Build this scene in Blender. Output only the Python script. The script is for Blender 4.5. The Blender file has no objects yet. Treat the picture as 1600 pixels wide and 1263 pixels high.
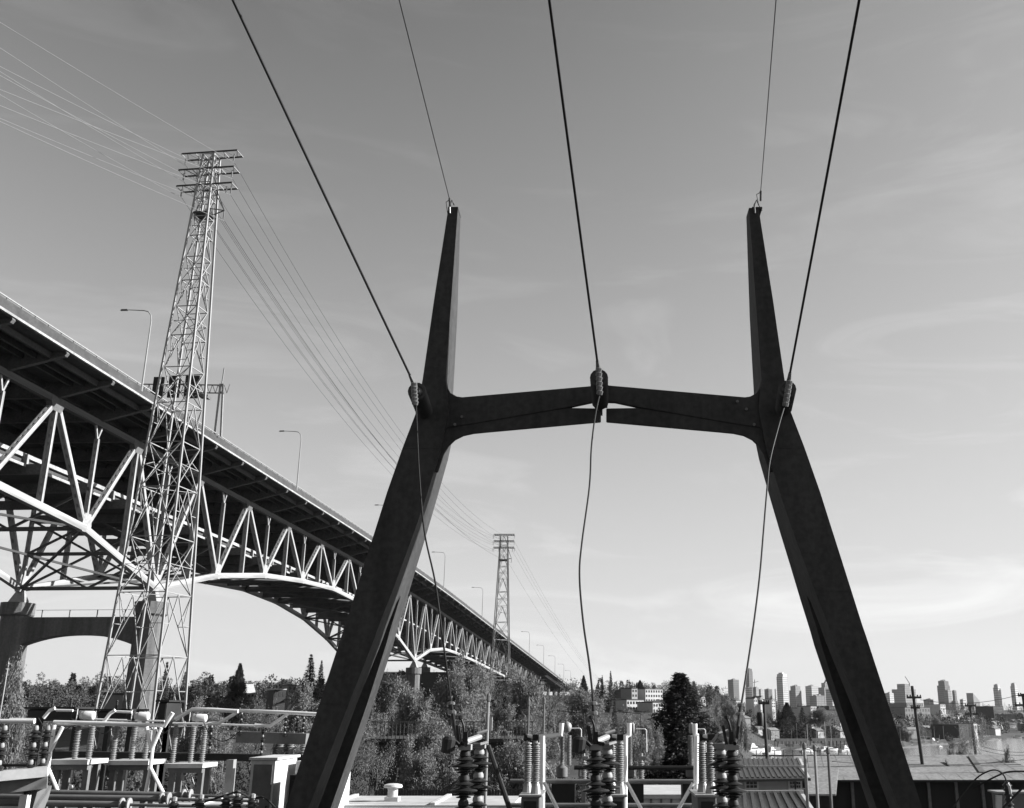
import bpy, math, random
import numpy as np
from mathutils import Vector, Matrix, Quaternion
random.seed(7); RNG = np.random.default_rng(7)
S = bpy.context.scene
COL = S.collection

# ---------------------------------------------------------------- camera
CZ = 16.0                                  # eye height above the lake
F = 1583.0; PU = 940.0; PV = 631.5; PITCH = math.radians(17.0)
CP, SP = math.cos(PITCH), math.sin(PITCH)
cam_d = bpy.data.cameras.new('camera'); cam = bpy.data.objects.new('camera', cam_d); COL.objects.link(cam)
cam.location = (0, 0, CZ); cam.rotation_euler = (math.radians(90) + PITCH, 0, 0)
cam_d.sensor_width = 36; cam_d.lens = F / 1600 * 36; cam_d.shift_x = (800 - PU) / 1600
cam_d.clip_start = 0.1; cam_d.clip_end = 30000
S.camera = cam

# ---------------------------------------------------------------- sky and sun
SUN_EL = math.radians(24); SUN_AZ = math.radians(6)      # azimuth measured from +X towards +Y
sun_to = Vector((math.cos(SUN_EL)*math.cos(SUN_AZ), math.cos(SUN_EL)*math.sin(SUN_AZ), math.sin(SUN_EL)))
w = bpy.data.worlds.new('World'); S.world = w; w.use_nodes = True
nt = w.node_tree; nt.nodes.clear()
N = lambda t: nt.nodes.new(t)
sky = N('ShaderNodeTexSky'); sky.sky_type = 'NISHITA'; sky.sun_disc = False
sky.sun_elevation = SUN_EL; sky.sun_rotation = math.radians(90) - SUN_AZ
sky.air_density = 1.0; sky.dust_density = 0.7; sky.ozone_density = 1.0
dot = N('ShaderNodeVectorMath'); dot.operation = 'DOT_PRODUCT'; dot.inputs[1].default_value = (0.70, 0.27, 0.03)   # black-and-white film, orange filter
nt.links.new(sky.outputs[0], dot.inputs[0])
tc = N('ShaderNodeTexCoord'); mp = N('ShaderNodeMapping'); mp.inputs['Scale'].default_value = (1.3, 1.3, 6.5); mp.inputs['Rotation'].default_value = (0.05, 0.16, 0.3)
nz = N('ShaderNodeTexNoise'); nz.inputs['Scale'].default_value = 2.2; nz.inputs['Detail'].default_value = 9; nz.inputs['Roughness'].default_value = 0.6; nz.inputs['Distortion'].default_value = 1.3
rp = N('ShaderNodeValToRGB'); rp.color_ramp.elements[0].position = 0.50; rp.color_ramp.elements[1].position = 0.86
rp.color_ramp.elements[0].color = (0, 0, 0, 1); rp.color_ramp.elements[1].color = (1, 1, 1, 1)
nt.links.new(tc.outputs['Generated'], mp.inputs[0]); nt.links.new(mp.outputs[0], nz.inputs['Vector']); nt.links.new(nz.outputs[0], rp.inputs[0])
mul = N('ShaderNodeMath'); mul.operation = 'MULTIPLY_ADD'; mul.inputs[1].default_value = 0.34; mul.inputs[2].default_value = 1.0
nt.links.new(rp.outputs[0], mul.inputs[0])
def mth(op, a, b=None):
    n = N('ShaderNodeMath'); n.operation = op
    for i, q in enumerate((a, b)):
        if q is None: continue
        if isinstance(q, (int, float)): n.inputs[i].default_value = q
        else: nt.links.new(q, n.inputs[i])
    return n.outputs[0]
# the film's response to the sky: toe and shoulder, the same in every direction
GAIN = 0.061 * 2.828
lum = mth('MULTIPLY', dot.outputs['Value'], GAIN)
sho = mth('MULTIPLY', mth('SUBTRACT', 1.0, mth('EXPONENT', mth('MULTIPLY', mth('SUBTRACT', lum, 0.110), -1/0.27))), 0.80)
film = mth('DIVIDE', mth('MAXIMUM', sho, mth('MULTIPLY', lum, 0.7)), GAIN)
mm = N('ShaderNodeMath'); mm.operation = 'MULTIPLY'
nt.links.new(film, mm.inputs[0]); nt.links.new(mul.outputs[0], mm.inputs[1])
bg = N('ShaderNodeBackground'); bg.inputs[1].default_value = 0.061
nt.links.new(mm.outputs[0], bg.inputs[0])
wo = N('ShaderNodeOutputWorld'); nt.links.new(bg.outputs[0], wo.inputs[0])
sd = bpy.data.lights.new('sun', 'SUN'); sd.energy = 5.0; sd.angle = math.radians(0.5); sd.color = (1, 1, 1)
so = bpy.data.objects.new('sun', sd); COL.objects.link(so)
so.rotation_euler = sun_to.to_track_quat('Z', 'Y').to_euler(); so.location = (60, 20, 90)
S.view_settings.view_transform = 'Standard'; S.view_settings.look = 'None'; S.view_settings.gamma = 1.0
S.view_settings.exposure = 1.5
S.render.resolution_x = 1024; S.render.resolution_y = 808

# ---------------------------------------------------------------- helpers
def px(u, v, Y):
    """real point at forward distance Y seen at photograph pixel (u, v)"""
    cx = (u - PU) / F; cy = (PV - v) / F
    d = Vector((cx, CP - cy*SP, SP + cy*CP)); k = Y / d.y
    return Vector((d.x*k, Y, CZ + d.z*k))
def ppm(v, Y):                                # pixels per metre sideways at that place
    cy = (PV - v) / F
    return F * (CP - cy*SP) / Y

def mat(name, val, rough=0.7, var=0.25, scale=2.0, metal=0.0, bump=0.0, spec=0.15, streak=False, fine=None, trans=0.0):
    m = bpy.data.materials.new(name); m.use_nodes = True
    t = m.node_tree; b = t.nodes['Principled BSDF']
    b.inputs['Roughness'].default_value = rough; b.inputs['Metallic'].default_value = metal
    b.inputs['Specular IOR Level'].default_value = spec
    co = t.nodes.new('ShaderNodeTexCoord'); src = co.outputs['Object']
    if streak:
        mpn = t.nodes.new('ShaderNodeMapping'); mpn.inputs['Scale'].default_value = (1, 1, 0.08)
        t.links.new(src, mpn.inputs[0]); src = mpn.outputs[0]
    n1 = t.nodes.new('ShaderNodeTexNoise'); n1.inputs['Scale'].default_value = scale; n1.inputs['Detail'].default_value = 8; n1.inputs['Roughness'].default_value = 0.65
    t.links.new(src, n1.inputs['Vector'])
    r = t.nodes.new('ShaderNodeMapRange'); r.inputs['From Min'].default_value = 0.3; r.inputs['From Max'].default_value = 0.7
    r.inputs['To Min'].default_value = val*(1-var); r.inputs['To Max'].default_value = val*(1+var)
    t.links.new(n1.outputs[0], r.inputs['Value'])
    out = r.outputs[0]
    if fine:
        n2 = t.nodes.new('ShaderNodeTexNoise'); n2.inputs['Scale'].default_value = fine[0]; n2.inputs['Detail'].default_value = 4
        t.links.new(co.outputs['Object'], n2.inputs['Vector'])
        r2 = t.nodes.new('ShaderNodeMapRange'); r2.inputs['From Min'].default_value = 0.35; r2.inputs['From Max'].default_value = 0.65
        r2.inputs['To Min'].default_value = 1-fine[1]; r2.inputs['To Max'].default_value = 1+fine[1]
        t.links.new(n2.outputs[0], r2.inputs['Value'])
        mu = t.nodes.new('ShaderNodeMath'); mu.operation = 'MULTIPLY'
        t.links.new(out, mu.inputs[0]); t.links.new(r2.outputs[0], mu.inputs[1]); out = mu.outputs[0]
    t.links.new(out, b.inputs['Base Color'])
    if bump:
        bp = t.nodes.new('ShaderNodeBump'); bp.inputs['Strength'].default_value = bump; bp.inputs['Distance'].default_value = 0.02
        t.links.new(n1.outputs[0], bp.inputs['Height']); t.links.new(bp.outputs[0], b.inputs['Normal'])
    if trans:
        tr = t.nodes.new('ShaderNodeBsdfTranslucent'); mx = t.nodes.new('ShaderNodeMixShader'); mx.inputs[0].default_value = trans
        t.links.new(out, tr.inputs[0]); t.links.new(b.outputs[0], mx.inputs[1]); t.links.new(tr.outputs[0], mx.inputs[2])
        t.links.new(mx.outputs[0], t.nodes['Material Output'].inputs[0])
    return m

M = {}
M['frame'] = mat('weathered_steel', 0.038, 0.55, 0.26, 2.2, bump=0.1, streak=True, fine=(9, 0.15), spec=0.04)
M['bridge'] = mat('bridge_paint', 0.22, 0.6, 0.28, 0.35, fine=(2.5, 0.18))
M['bridge_dull'] = mat('bridge_paint_shaded', 0.075, 0.7, 0.3, 0.5, fine=(4, 0.12))  # darker copy of the bridge paint; shade under the decks is in its colour
M['deck'] = mat('deck_concrete', 0.045, 0.85, 0.25, 0.3, fine=(3, 0.15))
M['barrier'] = mat('barrier_concrete', 0.045, 0.85, 0.3, 0.6, fine=(5, 0.15))
M['pier'] = mat('pier_concrete', 0.095, 0.9, 0.4, 0.6, bump=0.1, streak=True, fine=(3, 0.12))
M['galv'] = mat('galvanised_steel', 0.24, 0.5, 0.18, 2.0, metal=0.3)
M['galv_dull'] = mat('galvanised_steel_dull', 0.11, 0.6, 0.3, 1.5, metal=0.2)
M['arm'] = mat('dark_arm_steel', 0.05, 0.6, 0.3, 1.5)
M['lampgrey'] = mat('lamp_post_metal', 0.2, 0.5, 0.1, 2)
M['bus'] = mat('aluminium_bus', 0.7, 0.4, 0.08, 3.0, metal=0.25)
M['bus_dull'] = mat('dull_pipe', 0.11, 0.5, 0.25, 3.0)
M['porc_grey'] = mat('grey_porcelain', 0.16, 0.35, 0.12, 4.0)
M['porc_brown'] = mat('brown_porcelain', 0.016, 0.3, 0.25, 4.0, spec=0.3)
M['cap'] = mat('galvanised_cap', 0.2, 0.5, 0.15, 4.0)
M['cap_dark'] = mat('shaded_cap', 0.022, 0.6, 0.3, 5.0)  # galvanised like the rest; the near stacks' shade is in this colour
M['cable'] = mat('cable_aluminium', 0.012, 0.6, 0.2, 5.0)
M['line'] = mat('far_conductor', 0.17, 0.5, 0.1, 1.0, metal=0.2)
M['hardware'] = mat('clamp_hardware', 0.13, 0.4, 0.2, 8.0, metal=0.5)
M['dark'] = mat('dark_enamel', 0.02, 0.5, 0.3, 3.0)
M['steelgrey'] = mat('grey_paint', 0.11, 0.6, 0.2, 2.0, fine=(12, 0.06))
M['white'] = mat('white_paint', 0.42, 0.55, 0.10, 1.2, fine=(14, 0.06))
M['wood_pole'] = mat('pole_wood', 0.045, 0.85, 0.3, 3.0, streak=True)
M['leaf'] = mat('spring_foliage', 0.155, 0.8, 0.35, 0.5, trans=0.3, spec=0.2)
M['leaf_dark'] = mat('evergreen_foliage', 0.032, 0.8, 0.35, 0.5, trans=0.15, spec=0.2)
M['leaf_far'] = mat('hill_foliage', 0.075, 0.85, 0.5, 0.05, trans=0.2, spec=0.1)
M['leaf_mid'] = mat('shaded_undergrowth', 0.045, 0.85, 0.5, 0.3, trans=0.2, spec=0.1)  # darkened leaves: the hillside's shade under bridge and trees is in the colour
M['bark'] = mat('bark', 0.07, 0.9, 0.35, 3.0)
M['birch'] = mat('pale_bark', 0.3, 0.85, 0.35, 3.0)
M['grass'] = mat('rough_grass', 0.04, 0.9, 0.4, 0.12, fine=(1.5, 0.35))
M['gravel'] = mat('yard_gravel', 0.05, 0.95, 0.2, 1.5, fine=(14, 0.3))
M['roof_light'] = mat('light_membrane_roof', 0.34, 0.8, 0.10, 0.6, fine=(3, 0.1))
M['shingle'] = mat('felt_roof', 0.16, 0.9, 0.2, 0.5, fine=(4, 0.2))
M['seam'] = mat('standing_seam_metal', 0.38, 0.5, 0.1, 0.8, metal=0.1)
M['seam_dark'] = mat('seam_batten', 0.05, 0.6, 0.15, 1.0)  # dark rib colour stands in for the shadows ribs cast; gutter shares it
M['siding'] = mat('pale_siding', 0.26, 0.8, 0.08, 1.0)
M['shedwall'] = mat('dark_shed_wall', 0.022, 0.85, 0.3, 0.8, streak=True)
M['glass'] = mat('window_glass', 0.02, 0.08, 0.2, 1.0, spec=0.7)
M['trim'] = mat('window_trim', 0.4, 0.6, 0.08, 2.0)
M['house_w'] = mat('white_stucco', 0.4, 0.8, 0.1, 0.3)
M['house_g'] = mat('grey_cladding', 0.14, 0.8, 0.15, 0.3)
M['house_d'] = mat('dark_cladding', 0.04, 0.8, 0.2, 0.3)
M['roofd'] = mat('dark_roof', 0.05, 0.85, 0.25, 0.4)
M['hull'] = mat('boat_gelcoat', 0.45, 0.3, 0.05, 0.5)
M['canvas'] = mat('dark_canvas', 0.05, 0.8, 0.2, 0.6)
M['black'] = mat('black_sign_back', 0.02, 0.6, 0.3, 0.5)
M['tower_d'] = mat('tower_glass_dark', 0.09, 0.4, 0.12, 0.01)
M['tower_m'] = mat('tower_stone', 0.19, 0.6, 0.12, 0.01)
M['tower_l'] = mat('tower_pale', 0.36, 0.6, 0.10, 0.01)
M['band'] = mat('tower_window_band', 0.13, 0.3, 0.2, 0.02)

class MB:
    def __init__(s): s.v = []; s.f = []
    def add(s, vs, fs):
        n = len(s.v); s.v += [tuple(p) for p in vs]; s.f += [tuple(i+n for i in f) for f in fs]; return s
    def hexa(s, p):                          # 8 corners: bottom 4 ccw, top 4 ccw
        return s.add(p, [(3,2,1,0),(4,5,6,7),(0,1,5,4),(1,2,6,5),(2,3,7,6),(3,0,4,7)])
    def box(s, a, b):
        x0,y0,z0 = a; x1,y1,z1 = b
        return s.hexa([(x0,y0,z0),(x1,y0,z0),(x1,y1,z0),(x0,y1,z0),(x0,y0,z1),(x1,y0,z1),(x1,y1,z1),(x0,y1,z1)])
    def beam(s, a, b, wx, wy, ref=(1,0,0), wx2=None, wy2=None):
        a = Vector(a); b = Vector(b); z = (b-a).normalized(); r = Vector(ref)
        if abs(z.dot(r)) > 0.95: r = Vector((0,1,0)) if abs(z.y) < 0.9 else Vector((0,0,1))
        x = (r - z*r.dot(z)).normalized(); y = z.cross(x)
        wx2 = wx if wx2 is None else wx2; wy2 = wy if wy2 is None else wy2
        P = []
        for c, hx, hy in ((a, wx/2, wy/2), (b, wx2/2, wy2/2)):
            P += [c-x*hx-y*hy, c+x*hx-y*hy, c+x*hx+y*hy, c-x*hx+y*hy]
        return s.hexa(P)
    def tube(s, pts, r, n=8, cap=True):
        pts = [Vector(p) for p in pts]; rr = r if isinstance(r, (list, tuple)) else [r]*len(pts)
        d0 = (pts[1]-pts[0]).normalized(); up = Vector((0,0,1)) if abs(d0.z) < 0.9 else Vector((1,0,0))
        x = (up - d0*up.dot(d0)).normalized(); base = len(s.v); fs = []; vs = []
        for i, p in enumerate(pts):
            if i == 0: d = d0
            elif i == len(pts)-1: d = (pts[i]-pts[i-1]).normalized()
            else: d = ((pts[i]-pts[i-1]).normalized() + (pts[i+1]-pts[i]).normalized()).normalized()
            x = (x - d*x.dot(d)).normalized(); y = d.cross(x)
            for k in range(n):
                a = 2*math.pi*k/n; vs.append(p + (x*math.cos(a) + y*math.sin(a))*rr[i])
        for i in range(len(pts)-1):
            for k in range(n):
                k2 = (k+1) % n; fs.append((i*n+k, i*n+k2, (i+1)*n+k2, (i+1)*n+k))
        if cap: fs.append(tuple(range(n-1,-1,-1))); fs.append(tuple((len(pts)-1)*n+k for k in range(n)))
        return s.add(vs, fs)
    def lathe(s, prof, o, axis=(0,0,1), n=14):
        o = Vector(o); z = Vector(axis).normalized(); r = Vector((1,0,0)) if abs(z.x) < 0.9 else Vector((0,1,0))
        x = (r - z*r.dot(z)).normalized(); y = z.cross(x); vs = []; fs = []
        for (rad, h) in prof:
            for k in range(n):
                a = 2*math.pi*k/n; vs.append(o + z*h + (x*math.cos(a)+y*math.sin(a))*max(rad, 1e-4))
        for i in range(len(prof)-1):
            for k in range(n):
                k2 = (k+1) % n; fs.append((i*n+k, i*n+k2, (i+1)*n+k2, (i+1)*n+k))
        fs.append(tuple(range(n-1,-1,-1))); fs.append(tuple((len(prof)-1)*n+k for k in range(n)))
        return s.add(vs, fs)
    def prism(s, poly, y0, y1):              # poly in (x, z), ccw seen from -Y
        n = len(poly); vs = [(x, y0, z) for x, z in poly] + [(x, y1, z) for x, z in poly]
        fs = [tuple(range(n)), tuple(range(2*n-1, n-1, -1))] + [(i, i+n, (i+1) % n + n, (i+1) % n) for i in range(n)]
        return s.add(vs, fs)
    def prismx(s, poly, x0, x1):             # poly in (y, z)
        n = len(poly); vs = [(x0, y, z) for y, z in poly] + [(x1, y, z) for y, z in poly]
        fs = [tuple(range(n-1,-1,-1)), tuple(range(n, 2*n))] + [((i+1) % n, (i+1) % n + n, i+n, i) for i in range(n)]
        return s.add(vs, fs)
    def mesh(s, name, off=(0,0,0)):
        me = bpy.data.meshes.new(name); ox, oy, oz = off
        me.from_pydata([(x-ox, y-oy, z-oz) for x, y, z in s.v], [], s.f); me.update(); return me
    def build(s, name, m, parent=None, smooth=False, bevel=0):
        off = origin(parent) if parent else (0,0,0)
        o = bpy.data.objects.new(name, s.mesh(name, off)); COL.objects.link(o)
        o.data.materials.append(M[m] if isinstance(m, str) else m)
        if parent: o.parent = parent
        if smooth:
            o.data.polygons.foreach_set('use_smooth', [True]*len(o.data.polygons))
            try: o.data.set_sharp_from_angle(angle=math.radians(40))
            except Exception: pass
        if bevel:
            bm = o.modifiers.new('bevel', 'BEVEL'); bm.width = bevel; bm.segments = 2; bm.limit_method = 'ANGLE'; bm.angle_limit = math.radians(35)
        return o
def origin(o):
    v = Vector((0,0,0))
    while o is not None: v = v + Vector(o.location); o = o.parent
    return v
def tag(o, label=None, cat=None, group=None, kind=None):
    if label: o['label'] = label
    if cat: o['category'] = cat
    if group: o['group'] = group
    if kind: o['kind'] = kind
    return o
def thing(name, label, cat, loc, group=None):
    o = bpy.data.objects.new(name, None); COL.objects.link(o); o.location = loc; o.empty_display_size = 0.3
    return tag(o, label, cat, group)
def unit_mesh(name, mb, m):
    me = mb.mesh(name); me.materials.append(M[m]); return me
def orient(a, b, ref=(1,0,0)):
    z = (b-a).normalized(); r = Vector(ref)
    if abs(z.dot(r)) > 0.95: r = Vector((0,1,0)) if abs(z.y) < 0.9 else Vector((0,0,1))
    x = (r - z*r.dot(z)).normalized(); y = z.cross(x)
    return Matrix((x, y, z)).transposed().to_quaternion()
def member(name, a, b, wx, wy, mesh, parent, ref=(1,0,0)):
    """a straight piece between two points of its parent's space, sharing one unit mesh"""
    a = Vector(a); b = Vector(b)
    o = bpy.data.objects.new(name, mesh); COL.objects.link(o); o.parent = parent
    o.rotation_mode = 'QUATERNION'; o.location = (a+b)/2; o.rotation_quaternion = orient(a, b, ref)
    o.scale = (wx, wy, (b-a).length); return o
def place(name, mesh, parent, loc, rotz=0.0, scale=1.0):
    o = bpy.data.objects.new(name, mesh); COL.objects.link(o); o.parent = parent
    o.location = loc; o.rotation_euler = (0, 0, rotz)
    o.scale = (scale,)*3 if isinstance(scale, (int, float)) else scale
    return o
UB = lambda: MB().box((-.5,-.5,-.5), (.5,.5,.5))
def smooth01(a, b, x): t = min(1, max(0, (x-a)/(b-a))); return t*t*(3-2*t)
# ---------------------------------------------------------------- ground and lake
FAR_R = [-9, .06, .10, .14, .24, .28, .36, .42, 1, 9]; FAR_D = [0, 0, 300, 520, 560, 570, 700, 830, 950, 950]
def hashn(x, y): return math.sin(x*.013+1.3)*math.cos(y*.011+.4) + .5*math.sin(x*.031-y*.027)
def ground(x, y):
    if y < 45:
        near = 14.3 + (9.0-14.3)*smooth01(3.5, 9, y)
        return near
    r = x / y; df = float(np.interp(r, FAR_R, FAR_D))
    h = 9 + (4.0-9)*smooth01(45, 100, y) if r > 0 else 9 - 2.5*smooth01(60, 200, y)
    if r > 0: h = h + (2.2-h)*smooth01(0.02, .10, r)*smooth01(100, 220, y)
    if df > 0:
        if y > 255: h = h + (-2.5-h)*smooth01(260, 285, y)
        if y > df-20:
            h = -2.5 + 4.5*smooth01(df-20, df+5, y) + 0.010*max(0, min(y-df, 1200)) + 12*smooth01(1500, 3000, y)
        lh = 5 + 21*smooth01(300, 620, y) + 14*smooth01(700, 1400, y) + 2*hashn(x, y)
        k = smooth01(.16, .085, r) if r < .16 else 0
        if y > 120: h = h + (lh*1.0-h)*k*smooth01(120, 320, y)
    else:
        hl = 6.5 + (17 + 2.5*hashn(x, y))*smooth01(230, 620, y) + 16*smooth01(800, 1600, y)
        h = h + (hl-h)*smooth01(100, 240, y)
    return h
def build_ground():
    ys = [-60, -20, -4, 0, 2, 3.5, 4.5, 6, 7.5, 9, 12, 20, 32, 45, 55, 65, 80, 100, 120, 140, 160, 190, 220, 245, 255, 265, 275, 285] + \
         list(np.arange(300, 900, 16)) + list(np.geomspace(920, 9000, 24))
    rs = list(np.linspace(-1.3, -.7, 7)) + list(np.linspace(-.65, .55, 97)) + list(np.linspace(.6, 1.3, 8))
    vs = []; fs = []
    for y in ys:
        ye = max(y, 60)
        for r in rs: vs.append((r*ye*(1.4 if abs(r) > .7 else 1), y, ground(r*ye, y)))
    n = len(rs)
    for i in range(len(ys)-1):
        for j in range(n-1): fs.append((i*n+j, i*n+j+1, (i+1)*n+j+1, (i+1)*n+j))
    mb = MB(); mb.add(vs, fs); o = mb.build('ground', 'grass', smooth=True); tag(o, kind='structure')
build_ground()
mw = bpy.data.materials.new('lake_water'); mw.use_nodes = True
t = mw.node_tree; b = t.nodes['Principled BSDF']; b.inputs['Base Color'].default_value = (.05,.05,.05,1); b.inputs['Roughness'].default_value = .12
tcw = t.nodes.new('ShaderNodeTexCoord'); mpw = t.nodes.new('ShaderNodeMapping'); mpw.inputs['Scale'].default_value = (.25, 1.0, 1)
nw = t.nodes.new('ShaderNodeTexNoise'); nw.inputs['Scale'].default_value = .35; nw.inputs['Detail'].default_value = 6
bw = t.nodes.new('ShaderNodeBump'); bw.inputs['Strength'].default_value = .6; bw.inputs['Distance'].default_value = .5
t.links.new(tcw.outputs['Object'], mpw.inputs[0]); t.links.new(mpw.outputs[0], nw.inputs['Vector']); t.links.new(nw.outputs[0], bw.inputs['Height']); t.links.new(bw.outputs[0], b.inputs['Normal'])
M['water'] = mw
wm = MB(); wm.add([(-150,240,0),(2500,240,0),(2500,1300,0),(-150,1300,0)], [(0,1,2,3)]); tag(wm.build('lake', 'water'), kind='structure')

# ---------------------------------------------------------------- the bridge
BS = 0.06; BX0 = -77.6; BP = 21.0; BY0 = 124.4; BZ = 5.0
bridge = thing('steel_truss_bridge', 'long double deck steel truss bridge with arched lower chord crossing the left side', 'bridge', (BX0, 0, BZ))
bridge.rotation_euler = (0, 0, -math.atan(BS)); CB = 1/math.cos(math.atan(BS))
def ztop(Y):
    return 38.5 - .011*(Y-BY0) - 1e-4*(min(max(Y, 210), 365)-210)**2 - .031*max(0, Y-365)
def bl(x, Y, zrel): return Vector((x, Y*CB, zrel + CZ - BZ))        # bridge space: x across, Y forward, zrel above the eye
def bw_(x, Y, zrel):                                                  # the same point in the world
    a = math.atan(BS); p = bl(x, Y, zrel)
    return Vector((BX0 + p.x*math.cos(a) + p.y*math.sin(a), -p.x*math.sin(a) + p.y*math.cos(a), p.z + BZ))
KY = lambda k: BY0 + BP*k
DK = [-9.5,-4.5,-3.5,-2.5,-1.5,-.5,.5,1.5,2.5,3.5,4.5,5.5,6.5,7.5,8.5,9.5,10.5,11.5,12.5,14.5,25]
DV = [10.5,19.5,14.8,12.2,12.0,12.9,14.6,19.8,15,12,10.2,9.1,9.5,11.2,14.6,19.2,14.0,11.6,10.9,10.3,9.8]
depth = lambda k: float(np.interp(k, DK, DV))
zbot = lambda k: ztop(KY(k)) - depth(k)
XF = -21.0                                                            # the far truss
K0, K1 = -5, 25
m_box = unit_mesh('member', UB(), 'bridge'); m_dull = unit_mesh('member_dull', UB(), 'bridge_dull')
pm = MB(); NH = 13                                                    # member with hand holes in two sides
for sy in (-1, 1):
    for i in range(NH):
        z0 = -.5 + i/NH; z1 = z0 + 1/NH; a, c = z0+.3/NH, z1-.3/NH; y = .5*sy; yi = .18*sy
        O = [(-.5,y,z0),(.5,y,z0),(.5,y,z1),(-.5,y,z1)]; I = [(-.2,y,a),(.2,y,a),(.2,y,c),(-.2,y,c)]; D = [(p[0],yi,p[2]) for p in I]
        fs = [(0,1,5,4),(1,2,6,5),(2,3,7,6),(3,0,4,7),(4,5,9,8),(5,6,10,9),(6,7,11,10),(7,4,8,11),(8,9,10,11)]
        pm.add(O+I+D, fs if sy < 0 else [tuple(reversed(f)) for f in fs])
pm.add([(.5,-.5,-.5),(.5,.5,-.5),(.5,.5,.5),(.5,-.5,.5)], [(0,1,2,3)]); pm.add([(-.5,-.5,-.5),(-.5,.5,-.5),(-.5,.5,.5),(-.5,-.5,.5)], [(3,2,1,0)])
pm.add([(-.5,-.5,.5),(.5,-.5,.5),(.5,.5,.5),(-.5,.5,.5)], [(0,1,2,3)]); pm.add([(-.5,-.5,-.5),(.5,-.5,-.5),(.5,.5,-.5),(-.5,.5,-.5)], [(3,2,1,0)])
m_perf = unit_mesh('perforated_member', pm, 'bridge')
forkm = MB().beam((0,0,0),(0,.9,2.2),.25,.25).beam((0,0,0),(0,-.9,2.2),.25,.25)
m_fork = unit_mesh('fork', forkm, 'bridge')
gus = MB().prismx([(-.9,-.5),(.9,-.5),(1.1,.5),(.75,2.0),(-.75,2.0),(-1.1,.5)], -.38, .38); m_gus = unit_mesh('gusset', gus, 'bridge')
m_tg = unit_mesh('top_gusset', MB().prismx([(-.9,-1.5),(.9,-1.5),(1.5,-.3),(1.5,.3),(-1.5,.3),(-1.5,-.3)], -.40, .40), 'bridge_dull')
for X, near in ((0.0, True), (XF, False)):
    for k in range(K0, K1):
        ya, yb, ym = KY(k), KY(k+1), KY(k+.5)
        ta, tb, tm = bl(X,ya,ztop(ya)), bl(X,yb,ztop(yb)), bl(X,ym,ztop(ym))
        bm_ = bl(X,ym,zbot(k+.5)); bprev = bl(X,KY(k-.5),zbot(k-.5))
        member('top_chord', ta, tb, .7, .85, m_dull, bridge)
        if k > K0: member('bottom_chord', bprev, bm_, .8, .92, m_box, bridge)
        big = .95 if k < 12 else .8
        member('diagonal', ta, bm_, .74, big*.60, m_perf, bridge); member('diagonal', bm_, tb, .74, big*.60, m_perf, bridge)
        member('sub_vertical', bm_, tm-Vector((0,0,2.2)), .6, .38, m_perf, bridge)
        place('fork_brace', m_fork, bridge, tm-Vector((0,0,2.3)))
        if k > K0: 
            bmid = (bprev+bm_)/2
            member('vertical_post', bmid, ta, .78, .42, m_perf, bridge)
        place('gusset_plate', m_gus, bridge, bm_); place('top_gusset', m_tg, bridge, tb) if k < 12 else None
# floor beams with tapered brackets, both decks
OV = 7.05
fbp = [(XF-OV,2.05),(XF-OV-.15,2.35),(XF-OV,2.5),(OV,2.5),(OV+.15,2.35),(OV,2.05),(OV-.5,1.95),(.5,.45),(XF-.5,.45),(XF-OV+.5,1.95)]
fb = MB().prism(list(reversed(fbp)), -.05, .05)
fb.prism(list(reversed([(.5,.45),(OV-.5,1.95),(OV,2.05),(OV+.2,2.3),(OV+.1,2.5),(OV+.22,2.5),(OV+.32,2.3),(OV+.1,1.95),(OV-.5,1.82),(.5,.32)])), -.28, .28)
fb.box((XF-.5,-.25,.32),(.5,.25,.45)); fb.box((-.35,-.06,-.3),(.35,.06,2.4))
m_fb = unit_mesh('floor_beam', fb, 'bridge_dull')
lb = MB().box((XF+.4,-.22,-1.5),(-.4,.22,-.2)); m_lb = unit_mesh('lower_floor_beam', lb, 'bridge_dull')
stub = MB().box((-3.2,-.25,-.6),(-2.4,.25,.9)); m_stub = unit_mesh('hanger_stub', stub, 'bridge')
for j in range(2*K0, 2*K1+1):
    y = KY(j/2); z = ztop(y)
    place('floor_beam', m_fb, bridge, bl(0, y, z))
    place('lower_floor_beam', m_lb, bridge, bl(0, y, z-8.2))
    place('hanger_stub', m_stub, bridge, bl(0, y, z-8.0))
# decks: pieces between floor-beam stations, stringers, edge beam, barrier, rail
YE = 810
stations = [KY(j/2) for j in range(2*K0, 2*K1+1)] + list(np.arange(KY(K1)+16, YE, 16))
def extr(name, m, sect, ylist, dz=0.0):
    mb = MB()
    n = len(sect); vs = []; fs = []
    for y in ylist:
        for x, z in sect: p = bl(x, y, ztop(y)+z+dz); vs.append(p)
    for i in range(len(ylist)-1):
        for a in range(n): b2 = (a+1) % n; fs.append((i*n+a, i*n+b2, (i+1)*n+b2, (i+1)*n+a))
    fs.append(tuple(range(n-1,-1,-1))); fs.append(tuple((len(ylist)-1)*n+a for a in range(n)))
    mb.add(vs, fs); me = mb.mesh(name); me.materials.append(M[m])
    o = bpy.data.objects.new(name, me); COL.objects.link(o); o.parent = bridge; return o
def rect(x0, x1, z0, z1): return [(x0,z0),(x1,z0),(x1,z1),(x0,z1)]
XL, XR = XF-OV, OV
extr('deck_slab', 'deck', rect(XL+.02, XR-.02, 2.52, 2.95), stations)
extr('edge_beam', 'bridge', rect(XR+.05, XR+.34, 2.62, 2.9), stations)
extr('edge_beam', 'bridge', rect(XL-.42, XL-.05, 2.56, 2.98), stations)
extr('barrier', 'barrier', [(XR-.45,2.96),(XR-.02,2.96),(XR-.10,4.25),(XR-.35,4.25)], stations)
extr('barrier', 'barrier', [(XL+.02,2.96),(XL+.45,2.96),(XL+.35,4.25),(XL+.10,4.25)], stations)
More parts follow.
